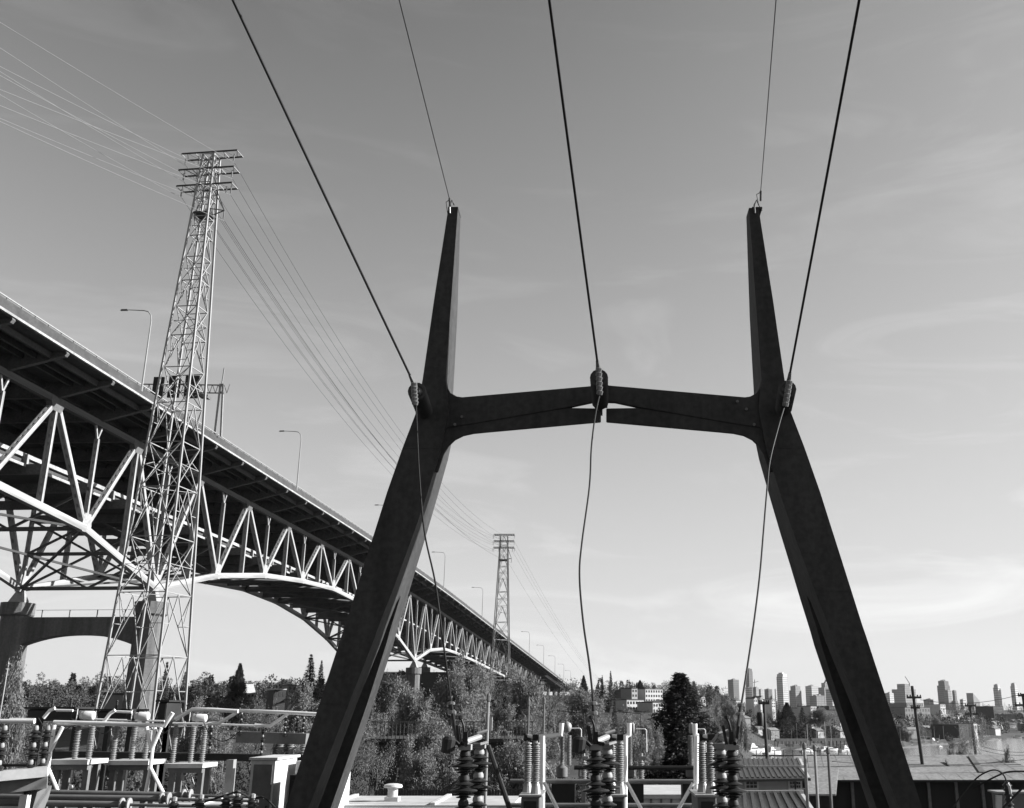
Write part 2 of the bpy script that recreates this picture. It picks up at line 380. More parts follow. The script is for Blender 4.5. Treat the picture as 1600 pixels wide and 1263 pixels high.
rail = extr('rail_pipe', 'galv', rect(XR-.27, XR-.17, 4.52, 4.64), stations)
for x in (-19,-16.5,-14,-11.5,-9,-6.5,-4,-1.8,1.8,3.4,5.2): extr('stringer', 'deck', rect(x-.15, x+.15, 1.75, 2.5), stations[:2*(K1-K0)+1])
lst = stations[:2*(K1-K0)+1]
extr('lower_deck_slab', 'deck', rect(-18.2, -2.8, -8.2, -7.8), lst)
extr('lower_barrier', 'bridge', rect(-3.1, -2.7, -7.5, -7.0), lst); extr('lower_edge_beam', 'bridge', rect(-2.68, -2.4, -8.75, -8.4), lst)
extr('lower_barrier', 'bridge', rect(-18.3, -17.9, -7.78, -6.9), lst)
postm = MB().box((-.05,-.05,0),(.05,.05,.36)); m_post = unit_mesh('rail_post', postm, 'galv_dull')
yy = 92.0
while yy < 420: place('rail_post', m_post, bridge, bl(XR-.22, yy, ztop(yy)+4.2)); yy += 2.6 if yy < 250 else 5.2
# bottom bracing between the two trusses
for k in range(K0, K1):
    ym, yp = KY(k+.5), KY(k+1.5)
    a, b2 = bl(0,ym,zbot(k+.5)), bl(XF,ym,zbot(k+.5))
    member('cross_strut', a, b2, .5, .6, m_dull, bridge, ref=(0,0,1))
    if k < K1-1:
        c, d = bl(0,yp,zbot(k+1.5)), bl(XF,yp,zbot(k+1.5)); mid = (a+b2+c+d)/4
        member('lateral_brace', a, mid, .3, .35, m_dull, bridge, ref=(0,0,1)); member('lateral_brace', mid, c, .3, .35, m_dull, bridge, ref=(0,0,1))
        member('lateral_brace', b2, mid, .3, .35, m_dull, bridge, ref=(0,0,1)); member('lateral_brace', mid, d, .3, .35, m_dull, bridge, ref=(0,0,1))
    if depth(k+.5) > 11.8 and k < 13:                                  # sway frames where the truss is deep
        zt = ztop(ym)-9.2; n = 2 if depth(k+.5) > 17 else 1; zb = zbot(k+.5); h = (zt-zb)/n
        for q in range(n):
            z0, z1 = zb+q*h, zb+(q+1)*h
            for (xa, xb) in ((0, XF/2), (XF, XF/2)):
                member('sway_brace', bl(xa,ym,z0), bl(xb,ym,z1), .32, .32, m_dull, bridge, ref=(0,1,0)); member('sway_brace', bl(xa,ym,z1), bl(xb,ym,z0), .32, .32, m_dull, bridge, ref=(0,1,0))
            member('sway_strut', bl(0,ym,z1), bl(XF,ym,z1), .4, .5, m_dull, bridge, ref=(0,1,0))
# bearings and concrete piers (each pier stands by itself)
def bridge_local(mb, name, m, parent, bevel=0):
    w_ = MB(); w_.f = mb.f; a = math.atan(BS)
    w_.v = [tuple(bw_(x, y/1.0, z)) for x, y, z in mb.v]
    return w_.build(name, m, parent, bevel=bevel)
def pier(k, label, cap_h=2.0, wcol=3.7):
    y = KY(k); zb = zbot(k); gz = ground(bw_(0,y,0).x, y) - CZ - 1
    r = thing('concrete_pier', label, 'bridge pier', bw_(XF/2, y, gz), 'concrete piers of the bridge')
    top = zb - 2.2
    for X in (0, XF):
        for nm, zz in (('column', None),):
            mb = MB(); q = wcol/2; c = .55; zs = [(gz-1, 1.18), (top-7, 1.0), (top-cap_h, 1.0)]
            ring = lambda s, z: [(X+sx*q*s*a1, y+sy*q*s*b1, z) for sx, sy, a1, b1 in ((-1,-1,c,1),(1,-1,c,1),(1,-1,1,c),(1,1,1,c),(1,1,c,1),(-1,1,c,1),(-1,1,1,c),(-1,-1,1,c))]
            vs = []; fs = []
            for z, s in zs: vs += ring(s, z)
            for i in range(2):
                for a in range(8): fs.append((i*8+a, i*8+(a+1) % 8, i*8+8+(a+1) % 8, i*8+8+a))
            fs.append(tuple(16+a for a in range(8))); mb.add(vs, fs); bridge_local(mb, 'column', 'pier', r)
        mb = MB(); mb.lathe([(wcol*.60, top-cap_h), (wcol*.66, top-cap_h+.2), (wcol*.66, top), (wcol*.5, top+.01)], (X, y, 0), n=16)
        bridge_local(mb, 'capital', 'pier', r)
        mb = MB(); mb.hexa([(X-1.2,y-1.0,top),(X+1.2,y-1.0,top),(X+1.2,y+1.0,top),(X-1.2,y+1.0,top),(X-.45,y-.4,zb-.4),(X+.45,y-.4,zb-.4),(X+.45,y+.4,zb-.4),(X-.45,y+.4,zb-.4)])
        bridge_local(mb, 'bearing', 'galv', r)
    xs = np.linspace(XF+wcol*.45, -wcol*.45, 17); bt = top-2.2
    low = [(x, bt-2.6-2.2*abs((x-XF/2)/(XF/2))**2.2) for x in xs]
    mb = MB(); mb.prism([(low[0][0], bt)] + [] + low + [(low[-1][0], bt)], y-1.1, y+1.1); bridge_local(mb, 'cross_beam', 'pier', r)
    mb = MB()
    for x in np.linspace(XF+4, -4, 4): mb.box((x-.06,y-.06,bt),(x+.06,y+.06,bt+1.2))
    mb.box((XF+3,y-.03,bt+1.12),(-3,y+.03,bt+1.18)); bridge_local(mb, 'guard_rail', 'galv_dull', r)
pier(-4.5, 'concrete bridge pier beyond the left edge of the picture', )
pier(1.5, 'tall concrete portal pier behind the near lattice tower')
pier(9.5, 'concrete bridge pier with round white cap above the birches')
pier(14.5, 'far concrete pier under the bridge by the second lattice tower')
pier(20.5, 'distant concrete bridge pier hidden among the treetops')
# approach columns beyond the trusses
for i, Y in enumerate((652, 690, 728, 766, 800)):
    r = thing('approach_column', ['first', 'second', 'third', 'fourth', 'last'][i] + ' pale column under the far approach deck, counting from the truss', 'bridge pier', bw_(-4, Y, ground(bw_(-4,Y,0).x, Y)-CZ), 'approach columns')
    mb = MB()
    mb.lathe([(1.1, ground(-40, Y)-CZ-1), (1.1, ztop(Y)+.8)], (-3, Y, 0), n=12); bridge_local(mb, 'shaft', 'pier', r)
    mb = MB(); mb.lathe([(1.1, ground(-40, Y)-CZ-1), (1.1, ztop(Y)+.8)], (XF+3, Y, 0), n=12); bridge_local(mb, 'shaft', 'pier', r)
    mb = MB(); mb.box((XF,Y-1,ztop(Y)+.8),(0,Y+1,ztop(Y)+2.0)); bridge_local(mb, 'cap_beam', 'pier', r)
extr('approach_girder', 'bridge', rect(3.2, 3.6, .9, 2.5), stations[2*(K1-K0):]); extr('approach_girder', 'bridge', rect(XF/2-.2, XF/2+.2, .9, 2.5), stations[2*(K1-K0):])

# lamps along the near parapet
lamp_pole = MB(); Hs = 12.0
path = [(0,0,0),(0,0,Hs*.35),(.0,0,Hs*.86),(-.15,0,Hs*.93),(-.55,0,Hs*.975),(-1.2,0,Hs*.99),(-3.6,0,Hs)]
lamp_pole.tube(path, [.13,.12,.09,.085,.08,.075,.06], 8); me_lp = unit_mesh('lamp_pole', lamp_pole, 'lampgrey')
lh = MB().hexa([(-4.5,-.16,Hs-.12),(-3.5,-.16,Hs-.10),(-3.5,.16,Hs-.10),(-4.5,.16,Hs-.12),(-4.4,-.1,Hs+.08),(-3.5,-.1,Hs+.1),(-3.5,.1,Hs+.1),(-4.4,.1,Hs+.08)]); me_lh = unit_mesh('lamp_head', lh, 'galv_dull')
lampY = [132, 193, 262, 330, 402, 474, 546, 612, 676, 736, 790]
lamp_lab = ['nearest street lamp rising beside the near lattice tower', 'street lamp on the bridge between near tower and dark frame leg', 'street lamp head half hidden by the left frame leg',
  'street lamp just right of the left frame leg', 'street lamp above the bridge left of the far lattice tower', 'street lamp standing behind the far lattice tower',
  'first street lamp right of the far lattice tower', 'second street lamp right of the far lattice tower', 'third street lamp right of the far lattice tower', 'fourth tiny street lamp right of the far tower', 'last tiny street lamp where the bridge meets the hill']
for Y, lab in zip(lampY, lamp_lab):
    p = bw_(XR-.1, Y, ztop(Y)+3.6); r = thing('street_lamp', lab, 'street lamp', p, 'street lamps along the bridge')
    r.rotation_euler = (0, 0, random.uniform(-.04,.04)); place('pole', me_lp, r, (0,0,0)); place('lamp_head', me_lh, r, (0,0,0))

# overhead sign gantry on the bridge
YG = 156.0; gb = px(341, 682, YG)
sg = thing('sign_gantry', 'overhead sign gantry on the bridge deck right of the near tower', 'sign gantry', gb)
for du in (-6, 4):
    mb = MB().beam(px(341+du, 682, YG), px(347+du*.4, 600, YG), .28, .28); mb.build('post', 'galv', sg)
MB().beam(px(346, 604, YG), px(350.5, 575, YG), .14, .14).build('mast', 'lampgrey', sg)
for dy in (0, 1.6):
    for v in (602, 614.5): MB().beam(px(222, v-1.5, YG+dy), px(350, v, YG+dy), .16, .16, ref=(0,1,0)).build('truss_chord', 'galv_dull', sg)
for i in range(15):
    u0 = 224+i*9; MB().beam(px(u0, 601, YG), px(u0+4.5, 614.5, YG), .08, .08, ref=(0,1,0)).build('truss_web', 'galv_dull', sg); MB().beam(px(u0+4.5, 614.5, YG), px(u0+9, 601, YG), .08, .08, ref=(0,1,0)).build('truss_web', 'galv_dull', sg)
for (u0, u1, v0, v1) in ((236, 258, 590, 622), (260.5, 284, 588, 621), (286, 313, 588, 622)):
    a, c = px(u0, v1, YG-.7), px(u1, v0, YG-.4); MB().box(a, c).build('sign_panel', 'black', sg)
MB().beam(px(313, 619, YG-1), px(327, 621, YG-1), .5, 1.4, ref=(0,0,1)).build('walkway', 'galv_dull', sg)

# ---------------------------------------------------------------- lattice transmission towers
disc8 = lambda o, axis, n, r, pitch: [(.02, 0)] + [q for i in range(n) for q in ((.03, i*pitch+.02), (r, i*pitch+.05), (r*.95, i*pitch+.075), (.035, i*pitch+.085))] + [(.02, n*pitch+.05)]
def string(parent, top, length, name='insulator_string'):
    n = 8; mb = MB(); mb.lathe(disc8(None, None, n, .17, length/n), top, (0,0,-1), n=8); return mb.build(name, 'porc_grey', parent)
def lattice_tower(label, cx, cy, zbase, ztop_, wfun, panels, arm_list, th, arm_half, arm_off, tri_z):
    r = thing('lattice_tower', label, 'transmission tower', (cx, cy, zbase), 'lattice transmission towers')
    loc = Vector((cx, cy, zbase)); me = unit_mesh('angle_bar', UB(), 'galv'); med = unit_mesh('arm_bar', UB(), 'arm')
    H = ztop_-zbase
    zs = [0.0]
    q = .92; tot = sum(q**i for i in range(panels)); z = 0
    for i in range(panels): z += H*q**i/tot; zs.append(z)
    cor = lambda z, s: Vector((s[0]*wfun(z+zbase)/2, s[1]*wfun(z+zbase)/2, z))
    C4 = [(-1,-1),(1,-1),(1,1),(-1,1)]
    for s in C4: member('leg', cor(0,s), cor(H,s), th*1.9, th*1.9, me, r)
    for i in range(panels):
        z0, z1 = zs[i], zs[i+1]
        for f in range(4):
            a, b_ = C4[f], C4[(f+1) % 4]
            A0, B0, A1, B1 = cor(z0,a), cor(z0,b_), cor(z1,a), cor(z1,b_)
            member('horizontal_bar', A1, B1, th*.8, th*.8, me, r)
            top = (A1+B1)/2
            if i % 2 == 0 or i < 3:
                member('diagonal_bar', A0, top, th*.85, th*.85, me, r); member('diagonal_bar', B0, top, th*.85, th*.85, me, r)
                if wfun(z0+zbase) > 1.9:
                    m1, m2 = (A0+top)/2, (B0+top)/2
                    la, lb_ = (A0+A1)/2, (B0+B1)/2
                    member('redundant_bar', m1, la, th*.6, th*.6, me, r); member('redundant_bar', m2, lb_, th*.6, th*.6, me, r)
                    member('redundant_bar', m1, A1, th*.6, th*.6, me, r); member('redundant_bar', m2, B1, th*.6, th*.6, me, r)
            else:
                member('diagonal_bar', A0, B1, th*.8, th*.8, me, r); member('diagonal_bar', B0, A1, th*.8, th*.8, me, r)
                member('redundant_bar', (A0+A1)/2, (B0+B1)/2, th*.55, th*.55, me, r)
                if wfun(z0+zbase) > 1.9: member('redundant_bar', (A0+A1)/2, (A0*.25+A1*.25+B0*.25+B1*.25)*.5+(A0*.75+B1*.25)*.5, th*.5, th*.5, me, r); member('redundant_bar', (B0+B1)/2, (A0*.25+A1*.25+B0*.25+B1*.25)*.5+(B1*.75+A0*.25)*.5, th*.5, th*.5, me, r)
        if True: member('plan_bar', cor(z1,C4[i % 2]), cor(z1,C4[i % 2+2]), th*.6, th*.6, me, r)
    for ai, (za, xa, xb) in enumerate(arm_list):
        w2 = wfun(ztop_)/2+.06; zl = za-zbase
        arm = thing('cross_arm', None, None, (0,0,zl)); arm.parent = r; hgt = 0
        n = 9
        for yy in (-w2, w2): member('arm_chord', (xa,yy,0), (xb,yy,0), th*.8, th*1.7, med, arm, ref=(0,1,0))
        for yy in (-w2,):
            for q_ in range(n):
                x0, x1 = xa+(xb-xa)*q_/n, xa+(xb-xa)*(q_+1)/n
                member('arm_web', (x0,-w2 if q_ % 2 else w2,0), (x1,w2 if q_ % 2 else -w2,0), th*.55, th*.55, med, arm, ref=(0,0,1))
        for x0 in np.linspace(xa, xb, 5): member('arm_tie', (x0,-w2,-.05), (x0,w2,-.05), th*.7, th*.7, me, arm, ref=(0,0,1))
        for xq in arm_half[ai]:
            mb = MB(); mb.lathe(disc8(None, None, 8, th*.85, .10), (cx+xq, cy-w2*.3, za-.12), (0,0,-1), n=8)
            o = mb.build('insulator_string', 'porc_grey', None); o.parent = arm; o.location = -origin(arm)
    # triangular outrigger on the near side
    tip = Vector((tri_z[1], 0, tri_z[0]-zbase)); wz = wfun(tri_z[0])/2
    for (y_, dz) in ((-wz, 0), (wz, 0)):
        member('outrigger_bar', (wz, y_, tip.z+dz), tip, th*.9, th*.9, med, r); member('outrigger_bar', (wz, y_, tip.z+2.6), tip, th*.8, th*.8, med, r)
    mb = MB(); mb.lathe(disc8(None, None, 8, th*.9, .11), (cx+tip.x, cy, zbase+tip.z-.05), (0,0,-1), n=8); o = mb.build('insulator_string', 'porc_grey', r)
    mb = MB().box((cx-wz-.1, cy-wz-.1, tri_z[0]-.5), (cx+wz+.1, cy+wz+.1, tri_z[0]-.3)); mb.build('platform', 'arm', r)
    return r
T1 = px(283, 620, 90.0); T1c = Vector((T1.x, 90.0, 0)); c1 = px(333, 245, 90.0); T1top = c1.z
g1 = ground(T1.x, 90)
w1 = lambda z: float(np.interp(z-CZ, [-10, 6, 23.3, 32, 41.2, 46, 54], [5.9, 4.56, 3.17, 2.4, 1.7, 1.35, 1.15]))
def zat(v, Y): return px(PU, v, Y).z
m1 = 1/ppm(260, 90.0)
arms1 = [(zat(243, 90), -2.85, 3.0), (zat(268, 90), -2.95, 2.85), (zat(293, 90), -2.95, 2.85)]
ih = [[-2.6,-1.2,2.5],[-2.6,-1.2,2.5],[-2.6,-1.2,2.1,2.6]]
lattice_tower('tall near steel lattice transmission tower in front of the bridge', T1c.x, 90.0, g1, T1top, w1, 18, arms1, .092, ih, 0, (zat(331, 90), 2.05)).rotation_euler = (0, 0, math.radians(-7))
Y2 = 245.0; T2 = px(785, 940, Y2); T2top = zat(838, Y2); g2 = ground(T2.x, Y2)
w2f = lambda z: float(np.interp((z-g2)/(T2top-g2), [0, .55, .8, 1], [5.6, 3.1, 2.0, 1.7]))
arms2 = [(zat(836, Y2), -2.45, 2.55), (zat(846, Y2), -2.45, 2.45), (zat(856, Y2), -2.45, 2.45)]
lattice_tower('distant steel lattice transmission tower beside the far end of the bridge', T2.x, Y2, g2, T2top, w2f, 13, arms2, .10, ih, 0, (zat(873, Y2), 1.9))

# conductors of that line: behind us to tower 1, and on to tower 2
def sag_pts(a, b, sag, n=28):
    a = Vector(a); b = Vector(b); return [a.lerp(b, i/n) - Vector((0,0,4*sag*(i/n)*(1-i/n))) for i in range(n+1)]
def wire(label, a, b, sag, r, m='line', group='conductors of the lattice tower line'):
    mb = MB(); mb.tube(sag_pts(a, b, sag), r, 5); return tag(mb.build('overhead_conductor', m, smooth=True), label, 'power line', group)
A1 = {}
for ai, (za, xa, xb) in enumerate(arms1):
    for qi, xq in enumerate((-2.6, -1.2, 2.5)): A1[(ai, qi)] = Vector((T1c.x+xq*.993, 90.0-xq*.122, za-1.0))
A2 = {}
for ai, (za, xa, xb) in enumerate(arms2):
    for qi, xq in enumerate((-2.3, -1.1, 2.2)): A2[(ai, qi)] = Vector((T2.x+xq, Y2, za-1.0))
lv = {(0,0): 75, (0,1): 104, (0,2): 35, (1,0): 112, (1,1): 118, (1,2): 140, (2,0): 148, (2,1): 185, (2,2): 165}
rown = ['top', 'middle', 'lowest']; coln = ['outer left', 'inner left', 'right']
for key, a in A1.items():
    q = px(0, lv[key], 69.0); d = q - a; end = a + d*5.0
    q2 = a + d*5.0 + Vector((0, 0, 0))
    # the span sags, so it leaves the tower through the traced point
    s_ = .2; sag = 2.5; drop = 4*sag*s_*(1-s_); end = a + (q + Vector((0,0,drop)) - a)/s_
    wire('pale conductor running up left from the %s end of the near tower\'s %s arm' % (coln[key[1]], rown[key[0]]), a, end, sag, .018)
    wire('sagging conductor between both towers from the %s end of the %s arm' % (coln[key[1]], rown[key[0]]), a, A2[key], 7.0 - .4*key[0], .016, 'cable')
a = Vector((T1c.x+2.05, 90, zat(331, 90)-1.0)); b_ = Vector((T2.x+1.9, Y2, zat(873, Y2)-1.0))
wire('sagging conductor between both towers from the lowest triangular outrigger', a, b_, 6.0, .021, 'cable')
q = px(0, 190, 69.0); wire('pale conductor running up left from the triangular outrigger of the near tower', a, a+(q+Vector((0,0,1.6))-a)/.2, 2.5, .020)
for key in ((0,0),(0,2),(1,2),(2,2)):
    e = Vector((8, 560, 26)) + (A2[key]-T2)*1.0; e.z = 24
    wire('thin conductor leaving the far tower beyond its %s end, %s arm' % (coln[key[1]], rown[key[0]]), A2[key], e, 6, .016, 'cable')
# ---------------------------------------------------------------- the dark H-shaped terminal frame
D = 20.0; XC = 0.04
hf = thing('terminal_frame', 'huge dark steel H-shaped line frame with splayed tapered legs in the foreground', 'power line frame', (XC, D, 9.0))
#        v    uL   uR  depth recess
LEG = [(325, 700.5, 715.5, .42, 0), (380, 692, 711.5, .62, 0), (470, 678, 705, .92, 0), (540, 668, 700, 1.02, 0), (592, 660.5, 696.5, 1.06, 0), (640, 652, 701, 1.02, 0), (700, 629, 689, .97, 0), (770, 604.5, 668, 1.02, 0),
       (818, 589.5, 652, 1.12, 0), (870, 573, 633, 1.28, 0), (924, 556, 613, 1.48, 0), (975, 540, 593, 1.68, .20), (1000, 531.5, 584, 1.78, .25), (1100, 499, 545, 2.02, .28), (1263, 446, 482, 2.35, .28)]
def leg(mirror):
    secs = []
    for v, ul, ur, d, rec in LEG:
        yf = D-d/2; a = px(ul, v, yf); b_ = px(ur, v, yf); secs.append([a.x-XC, b_.x-XC, d, rec, a.z])
    a, b_ = secs[-2], secs[-1]; k = (9.0-.3-b_[4])/(b_[4]-a[4]); secs.append([b_[i]+(b_[i]-a[i])*k*(1 if i < 2 else .5 if i == 2 else 0) for i in range(4)]+[8.7])
    vs = []; fs = []
    for xl, xr, d, rec, z in secs:
        y0, y1 = D-d/2, D+d/2; fr = min(1, max(0, (zat(924, D)-z)/2.0)); t1, t3 = d*(.47-.17*fr), d*(.45-.18*fr)
        P = [(xl,y0),(xr,y0),(xr,y0+t1),(xr-rec,y0+t1),(xr-rec,y1-t3),(xr,y1-t3),(xr,y1),(xl,y1)]
        vs += [(XC+(-x if mirror else x), y, z) for x, y in P]
    for i in range(len(secs)-1):
        for q in range(8): fs.append((i*8+q, i*8+(q+1) % 8, i*8+8+(q+1) % 8, i*8+8+q))
    fs.append(tuple(range(8))); fs.append(tuple((len(secs)-1)*8+q for q in range(8)))
    if not mirror: fs = [tuple(reversed(f)) for f in fs]
    mb = MB(); mb.add(vs, fs); return mb.build('leg', 'frame', hf)
leg(False); leg(True)
UP = [(676,588),(697.5,594),(699.5,606),(704,614.5),(712,619),(722,620.5),(930,602.5),(939,601.5),(939,628),(925,628.5),(888,636.5),(740,662),(700,668),(668,690),(645,672)]
LO = [(889,637.2),(939,638),(939,659.5),(760,675.5),(740,677.5),(724,681),(711,687.5),(701,697),(693,710),(684,738),(655,735),(655,700),(700,663),(740,656)]
def plate(poly, y0, y1, mirror, name):
    pts = []
    for u, v in poly: p = px(u, v, y0); pts.append((p.x-XC, p.z))
    pts = [(XC+(-x if mirror else x), z) for x, z in pts]
    if not mirror: pts = list(reversed(pts))
    MB().prism(pts, y0, y1).build(name, 'frame', hf, bevel=.02)
for m_ in (False, True):
    plate(UP, D-.45, D-.33, m_, 'upper_beam'); plate(LO, D-.42, D-.35, m_, 'lower_beam')
    plate([(690,606),(722,624),(939,606.5),(939,613),(740,646),(690,650)], D-.329, D+.12, m_, 'top_flange')
    plate([(700,666),(740,662.5),(938.5,640),(938.5,625),(740,655),(700,660)], D-.1, D-.05, m_, 'beam_web') if False else None
a = px(941.5, 655, D-.52); b_ = px(946.5, 603, D-.52)
MB().box((a.x-.05, D-.54, px(0,652,D).z), (a.x+.0, D-.1, px(0,604,D).z)).build('splice_plate', 'frame', hf)
MB().box((XC+.03, D-.54, px(0,640,D).z), (XC+.08, D-.1, px(0,606,D).z)).build('splice_plate', 'frame', hf)
for (u, v) in ((711, 664), (722, 652), (1178, 664), (1166, 640), (1152, 628)):      # bolt heads
    p = px(u, v, D-.48); MB().lathe([(.03, 0), (.03, .04)], (p.x, p.y, p.z), (0,-1,0), n=8).build('bolt', 'galv_dull', hf)
for u in (708, 1183):
    p = px(u, 326, D-.2); MB().box((p.x-.11, D-.22, p.z-.01), (p.x+.11, D+.22, p.z+.03)).build('cap_plate', 'frame', hf)
    MB().tube([p+Vector((-.06,-.05,-.14)), p+Vector((-.07,-.06,.05)), p+Vector((-.02,-.08,.16)), p+Vector((.03,-.06,.05))], .018, 6).build('shackle', 'hardware', hf)
for m_ in (1, -1):                                                    # plate joints, drain holes and a row of bolts on each leg
    for v, ul, ur, d in ((700, 629, 689, .97), (924, 556, 613, 1.48), (1100, 499, 545, 2.02)):
        p, q = px(ul, v, D-d/2), px(ur, v, D-d/2); xs = sorted((XC+m_*(p.x-XC), XC+m_*(q.x-XC)))
        MB().box((xs[0]+.02, D-d/2-.008, p.z-.012), (xs[1]-.02, D-d/2+.02, p.z+.012)).build('weld_seam', 'frame', hf)
# tension insulators and the three incoming conductors
CON = [('left', (664, 645), (649, 605), (370, 0), 11.5), ('middle', (938, 632), (935.5, 582), (860, 0), 11.0), ('right', (1224, 640), (1231, 602), (1340, 0), 11.5)]
JUM = {'left': [(650,632),(652,680),(655,740),(663,830),(680,910),(692,1000),(700,1060),(705,1100),(711,1140),(716,1157),(728,1164)],
       'middle': [(937,616),(930,650),(924,700),(921,760),(909,850),(905.5,900),(911,970),(921,1040),(927,1100),(929,1140),(931,1158),(942,1163)],
       'right': [(1226,634),(1216,668),(1203,720),(1198,770),(1193,830),(1187,900),(1177,980),(1165,1060),(1157,1110),(1152,1145),(1148,1162)]}
PY = 12.0
def smooth_path(P, n=6):
    out = []
    for i in range(len(P)-1):
        p0, p1, p2, p3 = P[max(0,i-1)], P[i], P[i+1], P[min(len(P)-1,i+2)]
        for k in range(n):
            t = k/n; out.append(.5*((2*p1)+(p2-p0)*t+(2*p0-5*p1+4*p2-p3)*t*t+(3*p1-p0-3*p2+p3)*t**3))
    return out+[P[-1]]
for side, att, cl, top, Yt in CON:
    A = px(*att, D-.45); B = px(*cl, D-2.5); ax = (B-A).normalized(); L = (B-A).length
    r = thing('tension_insulator', '%s string of dark insulator discs holding a conductor on the H-frame' % side, 'insulator', A, 'tension insulators on the H-frame')
    n = 11; pitch = (L-.35)/n
    MB().tube([A-ax*.2, A+ax*.12], .035, 8).build('yoke', 'hardware', r)
    disc = [(.045, 0), (.06, .02), (.165, .045), (.17, .06), (.12, .07), (.10, .062), (.05, .085), (.045, pitch)]
    for i in range(n): MB().lathe(disc, A+ax*(.12+i*pitch), ax, n=14).build('disc', 'porc_brown', r, smooth=True)
    E = px(*top, Yt); wd = (E-B).normalized()
    C0 = B + Vector((0, -.05, 0)); C1 = B + wd*.30
    MB().tube([B-ax*.12, C0, C1], [.03, .05, .028], 8).build('dead_end_clamp', 'hardware', r)
    js = px(*JUM[side][0], D-2.55); n_ = 6
    for i in range(n_):
        p = C0.lerp(js, i/(n_-1)) + Vector((0,-.09,0)); MB().lathe([(.02,-.05),(.055,-.035),(.06,.03),(.03,.045)], p, (.2,-.3,1), n=8).build('clamp_bolt', 'hardware', r)
    MB().tube([C0+Vector((0,-.06,0)), js+Vector((0,-.06,0))], .035, 8).build('clamp_bar', 'hardware', r)
    far = C1 + (E-C1)*3.2
    mb = MB(); mb.tube(sag_pts(C1, far, .12, 16), .021, 8); tag(mb.build('incoming_conductor', 'cable', smooth=True), '%s thick dark conductor running from the H-frame up over the viewer' % side, 'power line', 'incoming conductors overhead')
    ys = np.linspace(D-2.55, PY-.25, len(JUM[side])); P = [px(u, v, y) for (u, v), y in zip(JUM[side], ys)]
    sp = smooth_path(P)
    cut = len(sp)*3//4
    jr = thing('jumper_cable', 'hanging jumper cable dropping from the %s tension insulator to the switch below' % side, 'cable', P[-1], 'jumper cables')
    MB().tube(sp, .014, 8).build('strand', 'cable', jr, smooth=True)
    k = [i for i, q in enumerate(sp) if q.z < zat(1098, q.y)]; k0 = k[0]
    MB().tube(sp[k0:], .022, 8).build('sleeve', 'cable', jr, smooth=True)
    for dq in (0, 2, 4): 
        q = sp[min(k0+dq//2, len(sp)-2)] + Vector((0,0,-.045*(dq%4)/2)); MB().lathe([(.03,-.02),(.05,-.01),(.05,.02),(.03,.03)], q, (0,0,1), n=8).build('clamp', 'hardware', jr)
for side, (u, v), top, Yt in (('left', (704, 318), (625, 0), 12.5), ('right', (1188, 306), (1212, 0), 12.5)):
    A = px(u, v, D-.2); E = px(*top, Yt); dd = (E-A)
    r = thing('shield_wire', 'thin %s shield wire running up from the tip of the H-frame post' % side, 'power line', A, 'shield wires')
    MB().tube(sag_pts(A, A+dd*3.0, .05, 12), .0085, 6).build('wire', 'cable', r)
    MB().tube([A+Vector((0,0,-.12)), A+dd.normalized()*.25], .024, 6).build('grip', 'hardware', r)
    MB().tube([A+dd.normalized()*.2, A+Vector((-.09,-.05,.0)), A+Vector((-.05,-.03,-.25)), A+Vector((.03,.02,-.35))], .009, 6).build('tail', 'cable', r)

# ---------------------------------------------------------------- foreground switches with stacked insulators
def pedestal_stack(parent, base, n, unit, R, m='porc_brown', name='insulator_stack', cap='cap'):
    o_ = thing(name, None, None, Vector(base)-origin(parent)); o_.parent = parent
    pin = [(R*.26, 0), (R*.28, unit*.04), (R*.55, unit*.06), (R*.58, unit*.09), (R*.32, unit*.13), (R*.32, unit*.15), (R*.72, unit*.17), (R*.76, unit*.21), (R*.36, unit*.25), (R*.36, unit*.27), (R*.97, unit*.30), (R*1.02, unit*.34), (R*.98, unit*.37), (R*.52, unit*.43), (R*.34, unit*.48), (R*.34, unit*.53), (R*.70, unit*.57), (R*.74, unit*.61), (R*.44, unit*.68), (R*.36, unit*.72)]
    capp = [(R*.36, unit*.72), (R*.41, unit*.76), (R*.39, unit*.88), (R*.33, unit*.95), (R*.26, unit)]
    for i in range(n):
        b0 = Vector(base)+Vector((0,0,i*unit))
        MB().lathe(pin, b0, n=18).build('skirt', m, o_, smooth=True); MB().lathe(capp, b0+Vector((0,0,.002)), n=14).build('cap', cap, o_, smooth=True)
    return o_
SW = [('left', 727, 749, 'left foreground switch of stacked dark insulators under the left jumper'), ('middle', 931, 949, 'middle foreground switch of stacked dark insulators under the middle jumper'), ('right', 1126, 1143, 'right foreground switch of stacked dark insulators under the right jumper')]
